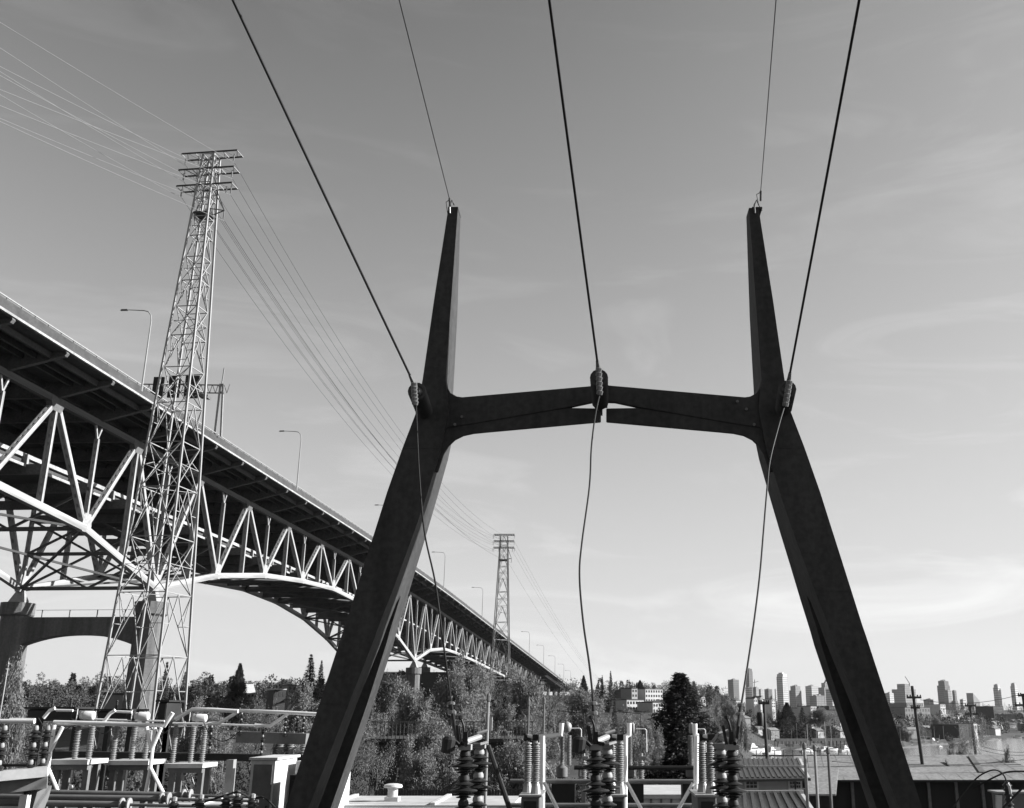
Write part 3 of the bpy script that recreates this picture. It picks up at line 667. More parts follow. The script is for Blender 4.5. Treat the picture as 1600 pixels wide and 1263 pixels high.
for side, ua, ub, lab in SW:
    base = px((ua+ub)/2, 1263, PY); r = thing('disconnect_switch', lab, 'switchgear', (base.x, PY, 9.0), 'foreground disconnect switches')
    unit = .258; n = 6; R = .15; zt_ = zat(1172, PY)
    st = [(ua, PY), (ub, PY+.55)] if side != 'right' else [(ub, PY), (ua, PY+.45)]
    for (u, y) in st:
        t0 = px(u, 1172, y); pedestal_stack(r, (t0.x, y, zt_-n*unit), n, unit, R, cap='cap_dark' if y == PY else 'cap')
        MB().box((t0.x-.07, y-.07, zt_), (t0.x+.07, y+.07, zt_+.06)).build('top_pad', 'cap', r)
    MB().box((base.x-.5, PY-.3, zt_-n*unit-.25), (base.x+.6, PY+.8, zt_-n*unit)).build('base_beam', 'steelgrey', r)
    for dx in (-.4, .5): MB().box((base.x+dx-.09, PY+.15, 8.9), (base.x+dx+.09, PY+.33, zt_-n*unit-.25)).build('support_post', 'steelgrey', r)
    s = -1 if side != 'right' else 1
    p0, p1 = px(st[0][0], 1164, PY), px(st[1][0], 1160, PY+.5)
    for q, (dx, dz, wx, wz) in enumerate(((0,0,.05,.14),(.05*s,.08,.03,.12),(-.06,.05,.03,.16))):
        MB().beam(p0+Vector((dx,-.02*q,dz-.05)), p0+Vector((dx*1.6,-.02*q,dz+wz)), wx, .05).build('terminal_jaw', 'dark', r)
    MB().tube([p0+Vector((0,0,.03)), p1+Vector((0,0,.06))], .035, 8).build('switch_blade', 'galv', r)
    MB().tube([p1+Vector((-.1,0,.0)), p1+Vector((-.02,-.04,.1)), p1+Vector((.09,0,.13))], .018, 6).build('contact_finger', 'galv', r)
    MB().tube([p1+Vector((.1,0,.0)), p1+Vector((.02,-.06,-.02)), p1+Vector((-.1,-.03,-.03))], .018, 6).build('contact_finger', 'galv', r)
    # arcing horn and counterweight
    uu = st[0][0]
    hp = [px(uu-2*s*-1, 1158, PY), px(uu-s*-4, 1135, PY), px(uu-4, 1122, PY)]
    MB().tube(smooth_path([px(uu-3,1160,PY), px(uu-2,1138,PY), px(uu-7,1122,PY)], 4), .012, 6).build('arcing_horn', 'dark', r)
    MB().lathe([(.0,-.03),(.03,-.015),(.03,.015),(.0,.03)], px(uu-7,1121,PY), n=8).build('horn_tip', 'dark', r)
    if side != 'right':
        cw = px(uu-26, 1163, PY-.1); MB().tube(smooth_path([px(uu-8,1166,PY-.1), px(uu-14,1160,PY-.1), px(uu-21,1156.5,PY-.1), cw+Vector((0,0,.03))], 4), .02, 6).build('weight_arm', 'dark', r)
        MB().lathe([(.03,-.1),(.075,-.09),(.08,.05),(.05,.08)], cw, (.1,0,1), n=12).build('counterweight', 'dark', r)
# ---------------------------------------------------------------- substation yard
yard = MB(); yard.add([(-45,9.2,9.03),(40,9.2,9.03),(40,46,9.03),(-45,46,9.03)], [(0,1,2,3)]); tag(yard.build('substation_yard', 'gravel'), kind='structure')
def prof_porc(h, r, n, waist=None):
    P = [(r*.62, 0), (r*.62, h*.03)]; p = h*.94/n
    for i in range(n):
        z = h*.03+i*p; tp = 1.0 if i % 2 == 0 else .9
        P += [(r*.6, z+p*.15), (r*tp, z+p*.35), (r*tp*.98, z+p*.5), (r*.6, z+p*.85)]
    return P + [(r*.5, h*.98), (r*.5, h)]
def column(parent, u, v0, v1, Y, r, n=14, tiers=1, m='porc_grey', nm='porcelain_column'):
    a = px(u, v1, Y); b_ = px(u, v0, Y); h = (b_.z-a.z)/tiers
    for t_ in range(tiers):
        MB().lathe(prof_porc(h*.96, r, n), (a.x, Y, a.z+t_*h), n=14).build(nm, m, parent, smooth=True)
        MB().lathe([(r*.8, 0), (r*.85, h*.012), (r*.8, h*.03)], (a.x, Y, a.z+(t_+1)*h-h*.04), n=12).build('flange', 'cap', parent)
def frame_stand(parent, u0, u1, vt, Y, dy=1.2, w_=.16, m='steelgrey', beam='white', vb=8.5):
    a = px(u0, vt, Y); b_ = px(u1, vt, Y)
    MB().box((a.x, Y-.15, a.z-.09), (b_.x, Y+dy, a.z)).build('platform_beam', beam, parent)
    for x in (a.x+w_, b_.x-w_):
        for y in (Y+.05, Y+dy-.3): MB().box((x-w_/2, y, 8.9), (x+w_/2, y+w_, a.z-.092)).build('stand_post', m, parent)
    MB().box((a.x+w_*.5, Y-.02, a.z-.2), (b_.x-w_*.5, Y+.045, a.z-.094)).build('stand_beam', m, parent)
# three live-tank units on the left
LT = [('leftmost', 137, 80, 143, 1186, (116, 138), 1118), ('second', 222, 168, 237, 1187, (176, 205, 226), 1119), ('third', 312, 261, 321, 1192, (269, 297, 315), 1122)]
YL = 23.0
for (nm, uc, p0, p1, vb, cols, vc), YL in zip(LT, (22.0, 23.0, 24.0)):
    r = thing('circuit_breaker', '%s live-tank breaker with a bright horizontal cylinder on grey porcelain columns' % nm, 'switchgear', (px(uc, 1200, YL).x, YL, 9.0), 'breakers on the left of the yard')
    frame_stand(r, p0, p1, vb+1, YL-.2, .75, .11, 'steelgrey')
    for ci, c in enumerate(cols): column(r, c, 1133, vb, YL+.16*ci, .068, 9, 2)
    a = px(uc-11, vc, YL); b_ = px(uc+11, vc+.5, YL); d = b_-a; ln = d.length
    MB().lathe([(.07,0),(.08,.02),(.08,ln*.25),(.07,ln*.27),(.092,ln*.30),(.092,ln*.9),(.075,ln*.97),(.03,ln)], a, d, n=18).build('tank', 'white', r, smooth=True)
    MB().lathe([(.06,0),(.085,.03),(.085,.12),(.105,.13),(.105,.16),(.07,.17)], a-d.normalized()*.17, d, n=16).build('end_bell', 'dark', r, smooth=True)
    MB().tube([a+Vector((-.03,-.1,-.12)), a+Vector((-.03,-.1,.13))], .012, 6).build('lug', 'white', r)
    a2, b2 = px(cols[0], 1134, YL), px(cols[-1], 1134, YL); MB().tube([a2, b2], .022, 8).build('head_bar', 'bus', r)
    for c in cols: q = px(c, 1131, YL); MB().box((q.x-.045, YL-.06, q.z-.05), (q.x+.045, YL+.06, q.z+.05)).build('terminal_pad', 'galv_dull', r)
for lab, u0, u1_, v0, v1, Y in (('dark oil tank behind the leftmost breaker', 40, 116, 1108, 1127, 27.0), ('dark oil tank behind the second breaker', 150, 202, 1111, 1127, 27.4), ('tall dark tank between the second and third breakers', 244, 262, 1097, 1128, 27.8)):
    a, b_ = px(u0, v1, Y), px(u1_, v0, Y); r = thing('transformer_tank', lab, 'transformer', ((a.x+b_.x)/2, Y+.8, 9.0), 'dark tanks behind the breakers')
    MB().box((a.x, Y, a.z), (b_.x, Y+1.0, b_.z)).build('tank', 'dark', r, bevel=.04); MB().box((a.x-.06, Y-.06, b_.z+.002), (b_.x+.06, Y+1.06, b_.z+.05)).build('lid', 'dark', r)
    for x in (a.x+.12, b_.x-.12): MB().box((x-.06, Y+.4, 9.0), (x+.06, Y+.52, a.z-.003)).build('leg', 'dark', r)
    for q in (.3, .7): x = a.x+(b_.x-a.x)*q; MB().lathe(prof_porc(.22,.045,5), (x, Y+.5, b_.z+.052), n=12).build('bushing', 'porc_brown', r, smooth=True)
# slack leads between heads and tanks
for i, (P, lab) in enumerate((([(60,1122),(72,1140),(90,1148),(112,1134)], 'slack lead at the leftmost breaker'), ([(143,1126),(152,1142),(165,1146),(176,1134)], 'slack lead between the first two breakers'), ([(228,1126),(240,1142),(256,1146),(268,1134)], 'slack lead between the second and third breakers'), ([(318,1128),(330,1150),(352,1158),(378,1140)], 'slack lead right of the third breaker'))):
    mb = MB(); mb.tube(smooth_path([px(u, v, 22.4+.4*i) for u, v in P], 5), .011, 6); tag(mb.build('slack_lead', 'dark', smooth=True), 'thin dark ' + lab, 'cable', 'slack leads')
# tubular bus work
BUS = [('long lower bus tube crossing the left of the yard', [(84,1129),(170,1131),(257,1134),(266,1120),(270,1114)], 21.6, .085),
       ('short bus tube end at the left edge of the picture', [(-12,1127),(54,1127.5)], 21.4, .085),
       ('upper thin bus tube at the left edge of the picture', [(15,1124),(55,1124.5)], 21.8, .05),
       ('bent riser tube beside the leftmost breaker', [(68,1122),(78,1110),(86,1107)], 22.2, .07),
       ('bent riser tube beside the second breaker', [(160,1131),(172,1115),(180,1110)], 22.2, .07),
       ('straight bus tube leading into the leftmost breaker', [(88,1110),(114,1110.5)], 22.8, .05),
       ('straight bus tube leading into the second breaker', [(182,1112),(206,1113)], 22.8, .05),
       ('high bus tube with a bend right of the third breaker', [(274,1124),(300,1108.5),(330,1109),(372,1111.5)], 22.0, .075),
       ('higher cranked bus tube running towards the white cabinet', [(325,1131),(342,1130.5),(375,1110.5),(440,1113),(496,1116)], 22.6, .07),
       ('lower cranked bus tube rising behind the dark frame leg', [(398,1133.5),(422,1134.5),(452,1114),(500,1117)], 23.4, .07),
       ('thin straight bus tube below the cranked tubes', [(270,1130),(320,1131),(398,1134)], 23.8, .04),
       ('faint thin bus tube behind the leftmost breaker', [(145,1124),(175,1125),(257,1127)], 24.5, .04)]
for lab, P, Y, rr in BUS:
    mb = MB(); mb.tube([px(u, v, Y) for u, v in P], rr*.52, 10); tag(mb.build('bus_tube', 'bus', smooth=True), lab, 'bus tube', 'tubular bus work')
# slanting tube supports
PROP = [('slanting white prop under the left end of the long bus tube', [[(85,1133),(75,1200)],[(98,1136),(80,1172)],[(75,1200),(93,1243)]]),
        ('white forked prop under the middle of the long bus tube', [[(242,1137),(235,1200),(226,1245)],[(229,1136),(236,1172)],[(252,1137),(237,1172)],[(235,1200),(256,1241)]])]
for lab, segs in PROP:
    b0 = px(segs[0][-1][0], 1245, 21.5); r = thing('bus_support', lab, 'bus support', (b0.x, 21.5, 9.0), 'props of the bus tubes')
    for sg_ in segs: MB().tube([px(u, v, 21.5) for u, v in sg_], .036, 8).build('strut', 'bus', r, smooth=True)
    MB().tube([px(segs[0][-1][0], 1245, 21.5), Vector((b0.x-.3, 21.5, 9.0))], .04, 8).build('foot_post', 'bus_dull', r)
# brown stacks at the far left with their white platform
r = thing('disconnect_switch', 'far left switch of three dark banded insulator stacks on a white platform', 'switchgear', (px(35,1230,14.5).x, 14.5, 9.0), 'dark stack switches at the left')
for u, y in ((8, 14.3), (57, 14.5), (75, 15.0)):
    t0 = px(u, 1134, y); pedestal_stack(r, (t0.x, y, t0.z-4*.22), 4, .22, .085)
    MB().box((t0.x-.05, y-.05, t0.z-4*.22-.22), (t0.x+.05, y+.05, t0.z-4*.22)).build('stack_base', 'white', r)
a = px(-20, 1214, 14.3); b_ = px(75.5, 1205, 14.6); MB().beam(a, b_, .12, .5, ref=(0,0,1)).build('platform_beam', 'white', r)
a = px(-20, 1233, 14.35); b_ = px(74, 1222, 14.65); MB().beam(a, b_, .15, .3, ref=(0,0,1)).build('platform_channel', 'steelgrey', r)
a = px(62, 1228, 14.8); b_ = px(30, 1340, 14.8); MB().beam(a, b_, .16, .35).build('leg', 'steelgrey', r)
MB().tube([px(-5,1196,14.6), px(48,1196,14.6)], .02, 6).build('tie_rod', 'dark', r)
# slim dark stacks further right on a dark beam
r = thing('bus_post_row', 'row of slim dark post insulators on a dark beam behind the cranked tubes', 'switchgear', (px(390,1180,24.5).x, 24.5, 9.0))
for u, v0, v1, y in ((331,1134,1178,23.6),(378,1114,1150,25),(412,1136,1186,23.4),(447,1119,1152,25),(465,1120,1151,25.4),(475,1121,1152,25.4)):
    t0 = px(u, v0, y); h = t0.z-px(u, v1, y).z; pedestal_stack(r, (t0.x, y, t0.z-h), 4, h/4, .06)
MB().beam(px(80, 1179, 25.6), px(412, 1184, 25.6), .16, .34, ref=(0,0,1)).build('rear_beam', 'dark', r); MB().beam(px(372, 1151.5, 25.2), px(480, 1155, 25.2), .25, .25, ref=(0,0,1)).build('cross_beam', 'steelgrey', r)
for u, du in ((362, -9), (400, 3)): MB().beam(px(u, 1187, 24.3), px(u+du, 1290, 24.3), .16, .2).build('rear_post', 'galv', r)
for u in (437, 453, 473): column(r, u, 1163, 1186, 25.0, .09, 5, 1); 
MB().beam(px(430, 1187, 25.0), px(480, 1187.5, 25.0), .2, .2, ref=(0,0,1)).build('shelf', 'dark', r); MB().beam(px(458, 1188, 25.1), px(452, 1290, 25.1), .15, .15).build('rear_post', 'galv_dull', r)
# control cabinet
yc = 21.5; a = px(387, 1253, yc); b_ = px(431, 1188, yc); r = thing('control_cabinet', 'white metal control cabinet with shaded grey front left of the dark leg', 'cabinet', (a.x, yc, 9.0))
MB().box((a.x, yc, 9.0), (b_.x, yc+1.5, b_.z)).build('body', 'white', r, bevel=.01); MB().box((a.x-.04, yc-.05, b_.z+.003), (b_.x+.05, yc+1.55, b_.z+.05)).build('lid', 'white', r)
MB().box((a.x+.06, yc-.02, 9.6), (b_.x-.05, yc-.001, b_.z-.08)).build('door', 'steelgrey', r); MB().box((b_.x-.12, yc-.05, b_.z-1.0), (b_.x-.09, yc-.021, b_.z-.85)).build('handle', 'dark', r)  # grey door: the shade of the cabinet front is put into its colour
a2 = px(458, 1253, yc+.7); b2 = px(496, 1190, yc+.7); r = thing('control_cabinet', 'white metal cabinet half hidden behind the dark left frame leg', 'cabinet', (a2.x, yc+.7, 9.0))
MB().box((b_.x+.15, yc+.9, 9.0), (b2.x+.4, yc+2.0, b2.z)).build('body', 'white', r, bevel=.01); MB().box((b_.x+.2, yc+.885, 9.7), (b2.x, yc+.899, b2.z-.1)).build('door', 'white', r)
a3 = px(448, 1270, yc-.2); b3 = px(490, 1211, yc-.2); r = thing('junction_box', 'dark metal junction box tucked against the dark left frame leg', 'cabinet', (a3.x, yc-.2, 9.0))
MB().box((a3.x, yc-.2, 9.0), (b3.x, yc+.5, b3.z)).build('body', 'dark', r, bevel=.01); MB().box((a3.x+.05, yc-.23, 9.5), (b3.x-.1, yc-.201, b3.z-.1)).build('door', 'dark', r)
# low building with light roof and vents under the gear
zr = zat(1253, 24.0)
r = thing('control_building', 'low control building with pale flat roof at the bottom of the picture', 'building', (-3, 26, 9.0))
MB().box((-17, 23.2, 9.0), (-2.0, 25.6, zr-.25)).build('wall', 'house_g', r); MB().box((-17.3, 22.9, zr-.248), (-1.7, 25.9, zr-.05)).build('fascia', 'white', r); MB().box((-17.1, 23.1, zr-.048), (-1.9, 25.7, zr)).build('roof', 'roof_light', r)
for x in (-14.2, -11.4, -8.6, -5.8, -3.6): MB().box((x-.05, 23.12, zr+.002), (x+.05, 25.65, zr+.05)).build('roof_seam', 'white', r)
def vent(lab, u, v, Y, s):
    p = px(u, v, Y); r = thing('roof_vent', lab, 'roof vent', (p.x, Y, zr), 'mushroom roof vents')
    MB().box((p.x-.27*s, Y-.27*s, zr+.003), (p.x+.27*s, Y+.27*s, zr+.16*s)).build('curb', 'white', r)
    z = zr+.162*s; MB().lathe([(.20*s,0),(.20*s,.36*s)], (p.x, Y, z), n=20).build('stack', 'white', r, smooth=True); MB().lathe([(.22*s,0),(.36*s,.01),(.38*s,.06*s),(.35*s,.13*s),(.2*s,.17*s),(.02,.18*s)], (p.x, Y, z+.32*s), n=20).build('cap', 'white', r, smooth=True)
vent('white mushroom vent on the pale roof right of the left frame leg', 613, 1250, 24.2, .56)
vent('white mushroom vent behind the slanting prop at the left', 97, 1252, 24.0, .56)
# low dark pipes along the bottom left
for i, (v0, v1, u1, lab) in enumerate(((1236.5, 1243, 296, 'topmost'), (1245, 1248.5, 262, 'middle'), (1254, 1257.5, 200, 'lowest'))):
    r = thing('horizontal_pipe', '%s of the three dark horizontal pipes at the lower left' % lab, 'pipe', px(100, v0, 16+.0*i), 'dark pipes at the lower left')
    A, B = px(-30, v0, 16.0-.5*i), px(u1, v1, 16.0-.5*i); MB().tube([A, B], .042, 10).build('tube', 'bus_dull', r, smooth=True)
    for q in (0, .1): MB().lathe([(.05,0),(.09,.005),(.09,.025),(.05,.03)], B-Vector((q,0,0)), (1,0,0), n=12).build('flange', 'galv', r)
    MB().tube([B, B+Vector((1.1+.2*i,0,-.03))], .02, 8).build('rod', 'bus_dull', r)
# small dark bushings along the bottom
for i, (u, v) in enumerate(((312,1252),(352,1250),(370,1247),(393,1251),(270,1256))):
    b0 = px(u, v+14, 13.0); r = thing('bushing', ['first','second','third','fourth','leftmost low'][i] + ' small dark bushing by the bottom edge below the left bus work', 'insulator', b0, 'small bushings at the bottom')
    MB().lathe(prof_porc(.20, .075, 4), b0+Vector((0,0,-.08)), n=12).build('shed', 'porc_brown', r, smooth=True); MB().lathe([(.02,0),(.035,.01),(.035,.05),(.01,.06)], b0+Vector((0,0,.12)), n=8).build('terminal', 'galv', r)
    MB().tube([b0+Vector((0,0,-.08)), Vector((b0.x, 13.0, 9.0))], .05, 8).build('post', 'steelgrey', r)
mb = MB(); mb.tube(smooth_path([px(300,1258,13),(px(330,1250,13)),px(352,1243,13),px(372,1238,12.8),px(393,1247,13),px(412,1246,13),px(430,1262,13)], 5), .012, 6); tag(mb.build('loose_lead', 'dark'), 'looping dark lead joining the small bushings at the bottom', 'cable')

# ---------------- centre of the yard: breakers with tall grey columns, pipe rack
def breaker(lab, u, Y, side):
    r = thing('circuit_breaker', lab, 'switchgear', (px(u, 1240, Y).x, Y, 9.0), 'tall porcelain breakers in the centre')
    for du, dy in ((-6, .0), (7, -.25)):
        column(r, u+du, 1160, 1231, Y+dy, .062, 20, 1); q = px(u+du, 1157, Y+dy)
        MB().tube([q+Vector((0,0,-.12)), q+Vector((0,0,.02))], .03, 8).build('head_post', 'galv', r); MB().box((q.x-.045, q.y-.045, q.z+.0), (q.x+.045, q.y+.045, q.z+.08)).build('head', 'dark', r)
        e = px(u+du, 1240, Y+dy); MB().lathe([(.06,-.06),(.075,0),(.06,.1),(.04,.16)], e, n=12).build('base_flange', 'galv', r)
    a, b_ = px(u-6, 1150, Y), px(u+9, 1152, Y-.25); MB().tube([a, b_], .025, 8).build('head_bar', 'bus', r)
    for q in range(3): MB().beam(px(u-9+q*4, 1158, Y), px(u-10+q*5, 1146+q*2, Y), .03, .05).build('jaw', 'dark', r)
    a, b_ = px(u-15, 1245, Y-.4), px(u+14, 1245, Y-.4)
    MB().box((a.x, Y-.5, 9.0), (b_.x, Y+.45, a.z)).build('mechanism_box', 'steelgrey', r, bevel=.015); MB().box((a.x+.04, Y-.52, 9.4), (b_.x-.04, Y-.501, a.z-.05)).build('box_door', 'dark', r); MB().box((a.x-.03, Y-.54, a.z+.002), (b_.x+.03, Y+.5, a.z+.03)).build('box_lid', 'galv', r)
    return r
breaker('left breaker with two tall ribbed grey columns beside the left switch', 830, 15.5, -1)
breaker('middle breaker with tall ribbed grey columns right of the middle switch', 962, 15.0, 1)
breaker('right breaker with tall ribbed columns left of the right switch', 1104, 14.5, 1)
rk = thing('pipe_rack', 'light grey pipe rack with diagonal props across the centre of the yard', 'pipe rack', (px(960,1240,17).x, 17.0, 9.0))
for v in (1221.5, 1259): MB().tube([px(797, v-.5, 17.2), px(1122, v, 17.2)], .036, 10).build('rail', 'bus_dull', rk, smooth=True)
for u in (848, 977, 1088):
    MB().tube([px(u, 1150, 17.0), px(u-1, 1270, 17.0), Vector((px(u-1,1270,17.0).x, 17.0, 9.0))], .042, 10).build('upright', 'bus', rk, smooth=True)
for a, b_ in (((850,1222),(872,1266)), ((979,1222),(1003,1266)), ((1083,1224),(1060,1264)), ((1092,1224),(1112,1262))): MB().tube([px(*a, 16.9), px(*b_, 16.9)], .028, 8).build('prop', 'bus', rk, smooth=True)
for u, (a, b_) in zip((848, 977, 1088), (((839,1152),(876,1148)), ((969,1156),(983,1148)), ((1086,1148),(1098,1154)))):
    P = [px(*a, 17.05), px(*b_, 17.05)]; up = px(b_[0]+(1.5 if u == 848 else 0), 1130, 17.05) if u != 1088 else px(1085.5, 1131, 17.05)
    P = P+[up] if u != 1088 else [P[1], P[0], up]
    MB().tube(P, .042, 10).build('elbow_tube', 'bus', rk, smooth=True)
MB().tube([px(850,1118,17.6), px(851,1102,17.6)], .02, 6)
# instrument transformers behind the rack
for lab, us, ball, Y in (('twin porcelain transformers topped by a dark round head in the centre', (878, 889), (886, 1136), 22.4), ('porcelain transformer with small round head behind the middle breaker', (984,), (988, 1137), 22.8), ('shaded porcelain transformer behind the right breaker post', (1080,), (1080, 1137), 22.8)):
    r = thing('instrument_transformer', lab, 'switchgear', (px(us[0], 1240, Y).x, Y, 9.0), 'instrument transformers in the centre')
    for ui, u in enumerate(us): column(r, u, 1149, 1196, Y-.3*ui, .054 if len(us) > 1 else .068, 9, 2)
    b0 = px(*ball, Y); MB().lathe([(.02,-.11),(.07,-.09),(.095,-.04),(.10,.015),(.08,.07),(.035,.1),(.01,.11)] if len(us) > 1 else [(.03,-.12),(.05,-.09),(.05,.07),(.02,.1)], b0, n=16).build('head', 'galv' , r, smooth=True)
    q = px(us[0], 1196, Y); MB().lathe([(.09,-.25),(.12,-.22),(.12,-.05),(.06,0)], q, n=14).build('base', 'galv_dull', r, smooth=True)
    MB().box((q.x-.2, Y-.2, 9.0), (q.x+.28, Y+.4, q.z-.3)).build('pedestal', 'dark', r)
    MB().tube([b0+Vector((.08,0,-.03)), b0+Vector((.27,0,-.03)), b0+Vector((.30,0,-.06)), b0+Vector((.30,0,-.5))], .012, 6).build('lead', 'bus', r)
for lab, u, Y in (('short porcelain arrester left of the middle switch', 912, 23.2), ('short porcelain arrester right of the middle breaker', 1002, 23.6)):
    r = thing('surge_arrester', lab, 'switchgear', (px(u, 1240, Y).x, Y, 9.0), 'surge arresters'); column(r, u, 1190, 1222, Y, .075, 9, 1)
    q = px(u, 1186, Y); MB().tube([q+Vector((0,0,-.08)), q+Vector((0,0,.12))], .03, 6).build('cap_stud', 'galv', r); MB().box((q.x-.04, Y-.1, q.z), (q.x+.1, Y+.1, q.z+.06)).build('clamp', 'galv', r)
    e = px(u, 1223, Y); MB().box((e.x-.12, Y-.12, e.z-.04), (e.x+.12, Y+.12, e.z)).build('seat_plate', 'galv', r); MB().box((e.x-.05, Y-.05, 9.0), (e.x+.05, Y+.05, e.z-.041)).build('post', 'galv', r)
    MB().tube([q+Vector((0,0,.1)), q+Vector((0,0,.95)), q+Vector((-.6,0,1.0))], .01, 5).build('lead', 'cable', r)
mb = MB(); mb.tube([px(897,1199.5,18), px(1088,1200,18)], .035, 8); tag(mb.build('horizontal_pipe', 'dark'), 'thin dark pipe running level behind the middle switch', 'pipe')
# low white building behind the rack
z0 = zat(1241, 33.0); r = thing('switch_house', 'low pale panelled switch house between middle and right breakers', 'building', (px(1040,1250,33).x, 33.5, 9.0))
a, b_ = px(995, 1250, 33.0), px(1090, 1250, 33.0); MB().box((a.x, 33, 9.0), (b_.x, 37, z0-.12)).build('wall', 'white', r); MB().box((a.x-.15, 32.85, z0-.119), (b_.x+.15, 37.2, z0)).build('roof', 'roof_light', r)
for i in range(6): x = a.x+(b_.x-a.x)*(i+.4)/6; MB().box((x-.03, 32.95, 9.2), (x+.03, 32.999, z0-.13)).build('panel_batten', 'steelgrey', r)
# lightning rods and slim poles
for lab, u, v0, Y, rr, m in (('left of the twin slim dark rods above the left breaker', 826, 1103, 22, .027, 'bus_dull'), ('right of the twin slim dark rods above the left breaker', 850, 1100, 24, .03, 'bus_dull'),
     ('slim pale pole behind the left switch with a white tag', 763, 1097, 18, .03, 'galv'), ('thin pale rod standing at the far left edge', 12, 1044, 26, .018, 'galv'),
     ('leftmost of three slim pale poles before the seamed roof', 1257, 1171, 24, .042, 'galv'), ('middle of three slim pale poles before the seamed roof', 1273, 1174, 25, .042, 'galv'), ('rightmost of three slim pale poles before the dark shed', 1294, 1178, 24, .04, 'galv_dull')):
    t0 = px(u, v0, Y); r = thing('slim_pole', lab, 'pole', (t0.x, Y, 9.0), 'slim poles in the yard'); MB().tube([Vector((t0.x, Y, 9.0)), t0], [rr, rr*.8], 8).build('shaft', m, r, smooth=True)
    MB().lathe([(rr*.9,0),(rr*1.2,.02),(rr*1.2,.1),(.005,.16)], t0, n=8).build('tip', 'hardware', r)
    if u == 763: q = px(766.5, 1142, Y); MB().box((q.x-.025, Y-.06, q.z), (q.x+.03, Y-.03, q.z+.22)).build('tag', 'white', r)
# slanting dark stay beside the left switch, grey box and cable at lower right
mb = MB(); mb.tube([px(763,1166,13), px(796,1263,12.5), px(820,1335,12.2)], .03, 8); tag(mb.build('stay_rod', 'dark'), 'slanting dark stay rod right of the left switch', 'rod')
r = thing('equipment_box', 'grey equipment box in the lower right corner', 'cabinet', px(1590,1290,18)); a, b_ = px(1568,1300,18), px(1640,1240,18); MB().box((a.x, 18, 9.0), (b_.x, 18.35, b_.z)).build('body', 'steelgrey', r); MB().box((a.x-.05, 17.95, b_.z+.002), (b_.x, 18.4, b_.z+.03)).build('lid', 'galv', r)
for i in range(6): q = px(1566, 1244+i*3.4, 18); MB().box((q.x-.09, 17.98, q.z-.02), (q.x-.01, 18.06, q.z+.012)).build('rib', 'white', r)
mb = MB(); mb.tube(smooth_path([px(1488,1263,16),px(1505,1240,16),px(1526,1216,16),px(1545,1205,16),px(1558,1204,16),px(1568,1211,16),px(1573,1222,16)], 5), .011, 7); tag(mb.build('looping_cable', 'cable', smooth=True), 'dark looping cable arching before the shed at lower right', 'cable')
mb = MB(); mb.tube(smooth_path([px(1520,1232,16.5),px(1555,1214,16.5),px(1578,1206,16.5),px(1620,1206,16.5)], 5), .013, 7); tag(mb.build('looping_cable', 'cable', smooth=True), 'flatter dark cable crossing to the right edge before the shed', 'cable')
r = thing('cable_termination', 'dark cable termination with white bracket at the lower right', 'switchgear', px(1573,1240,16)); q = px(1573,1222,16)
MB().lathe(prof_porc(.35,.07,5), q+Vector((0,0,-.35)), n=12).build('bushing', 'porc_brown', r, smooth=True); MB().tube([px(1574,1225,15.9),px(1577,1229,15.9),px(1579,1240,15.9)], .02, 6).build('bracket', 'white', r); MB().tube([q+Vector((0,0,-.35)), Vector((q.x,16,9.0))], .06, 8).build('post', 'galv_dull', r)
mb = MB(); mb.tube([px(1567,1263,15.5), px(1597,1232,15.5), px(1640,1188,15.5)], .016, 8); tag(mb.build('stay_rod', 'dark'), 'slanting dark stay rod crossing the grey box at lower right', 'rod')
# ---------------------------------------------------------------- sheds at the right
def quad_roof(mb, a, b, c, d, th):           # a,b eave left/right; c,d ridge right/left
    n = Vector((0,0,1)); P = [Vector(q) for q in (a,b,c,d)]
    mb.hexa([p-n*th for p in P]+P); return mb
gz = 4.5
r = thing('seamed_house', 'small pale house with light standing seam metal roof right of the right switch', 'building', (px(1205,1240,60).x, 62, gz))
eL, eR = px(1140,1217,58.0), px(1266,1215,58.0); mL, mR = px(1140,1200.5,61.5), px(1258,1200,61.5); rL, rR = px(1140,1186,66.0), px(1252,1185.5,66.0)
MB().box((eL.x+.5, 58.6, gz), (eR.x-.55, 70, eL.z-.15)).build('wall', 'siding', r)
for i in range(9): z = eL.z-.35-i*.22; MB().box((eL.x+.5, 58.575, z), (eR.x-.55, 58.599, z+.185)).build('siding_board', 'siding', r)
rf = quad_roof(MB(), eL, eR, mR, mL, .12).build('lower_roof', 'seam', r); rf2 = quad_roof(MB(), mL+Vector((0,.003,.002)), mR+Vector((0,.003,.002)), rR, rL, .12).build('upper_roof', 'seam', r)
for i in range(15):
    t_ = (i+.3)/15
    for A, B, C_, E_, pr in ((eL,eR,mL,mR,rf),(mL,mR,rL,rR,rf2)):
        p, q = A.lerp(B, t_), C_.lerp(E_, t_-.035 if pr is rf else t_-.012); o = MB().beam(p+Vector((0,0,.03)), q+Vector((0,0,.03)), .06 if False else .14, .07).build('roof_seam', 'seam_dark', pr)
MB().beam(mL+Vector((0,-.02,.06)), mR+Vector((0,-.02,.06)), .10, .16).build('ridge_flashing', 'seam', rf2)
MB().beam(eL+Vector((0,-.05,-.1)), eR+Vector((0,-.05,-.1)), .16, .12).build('gutter', 'seam_dark', r)
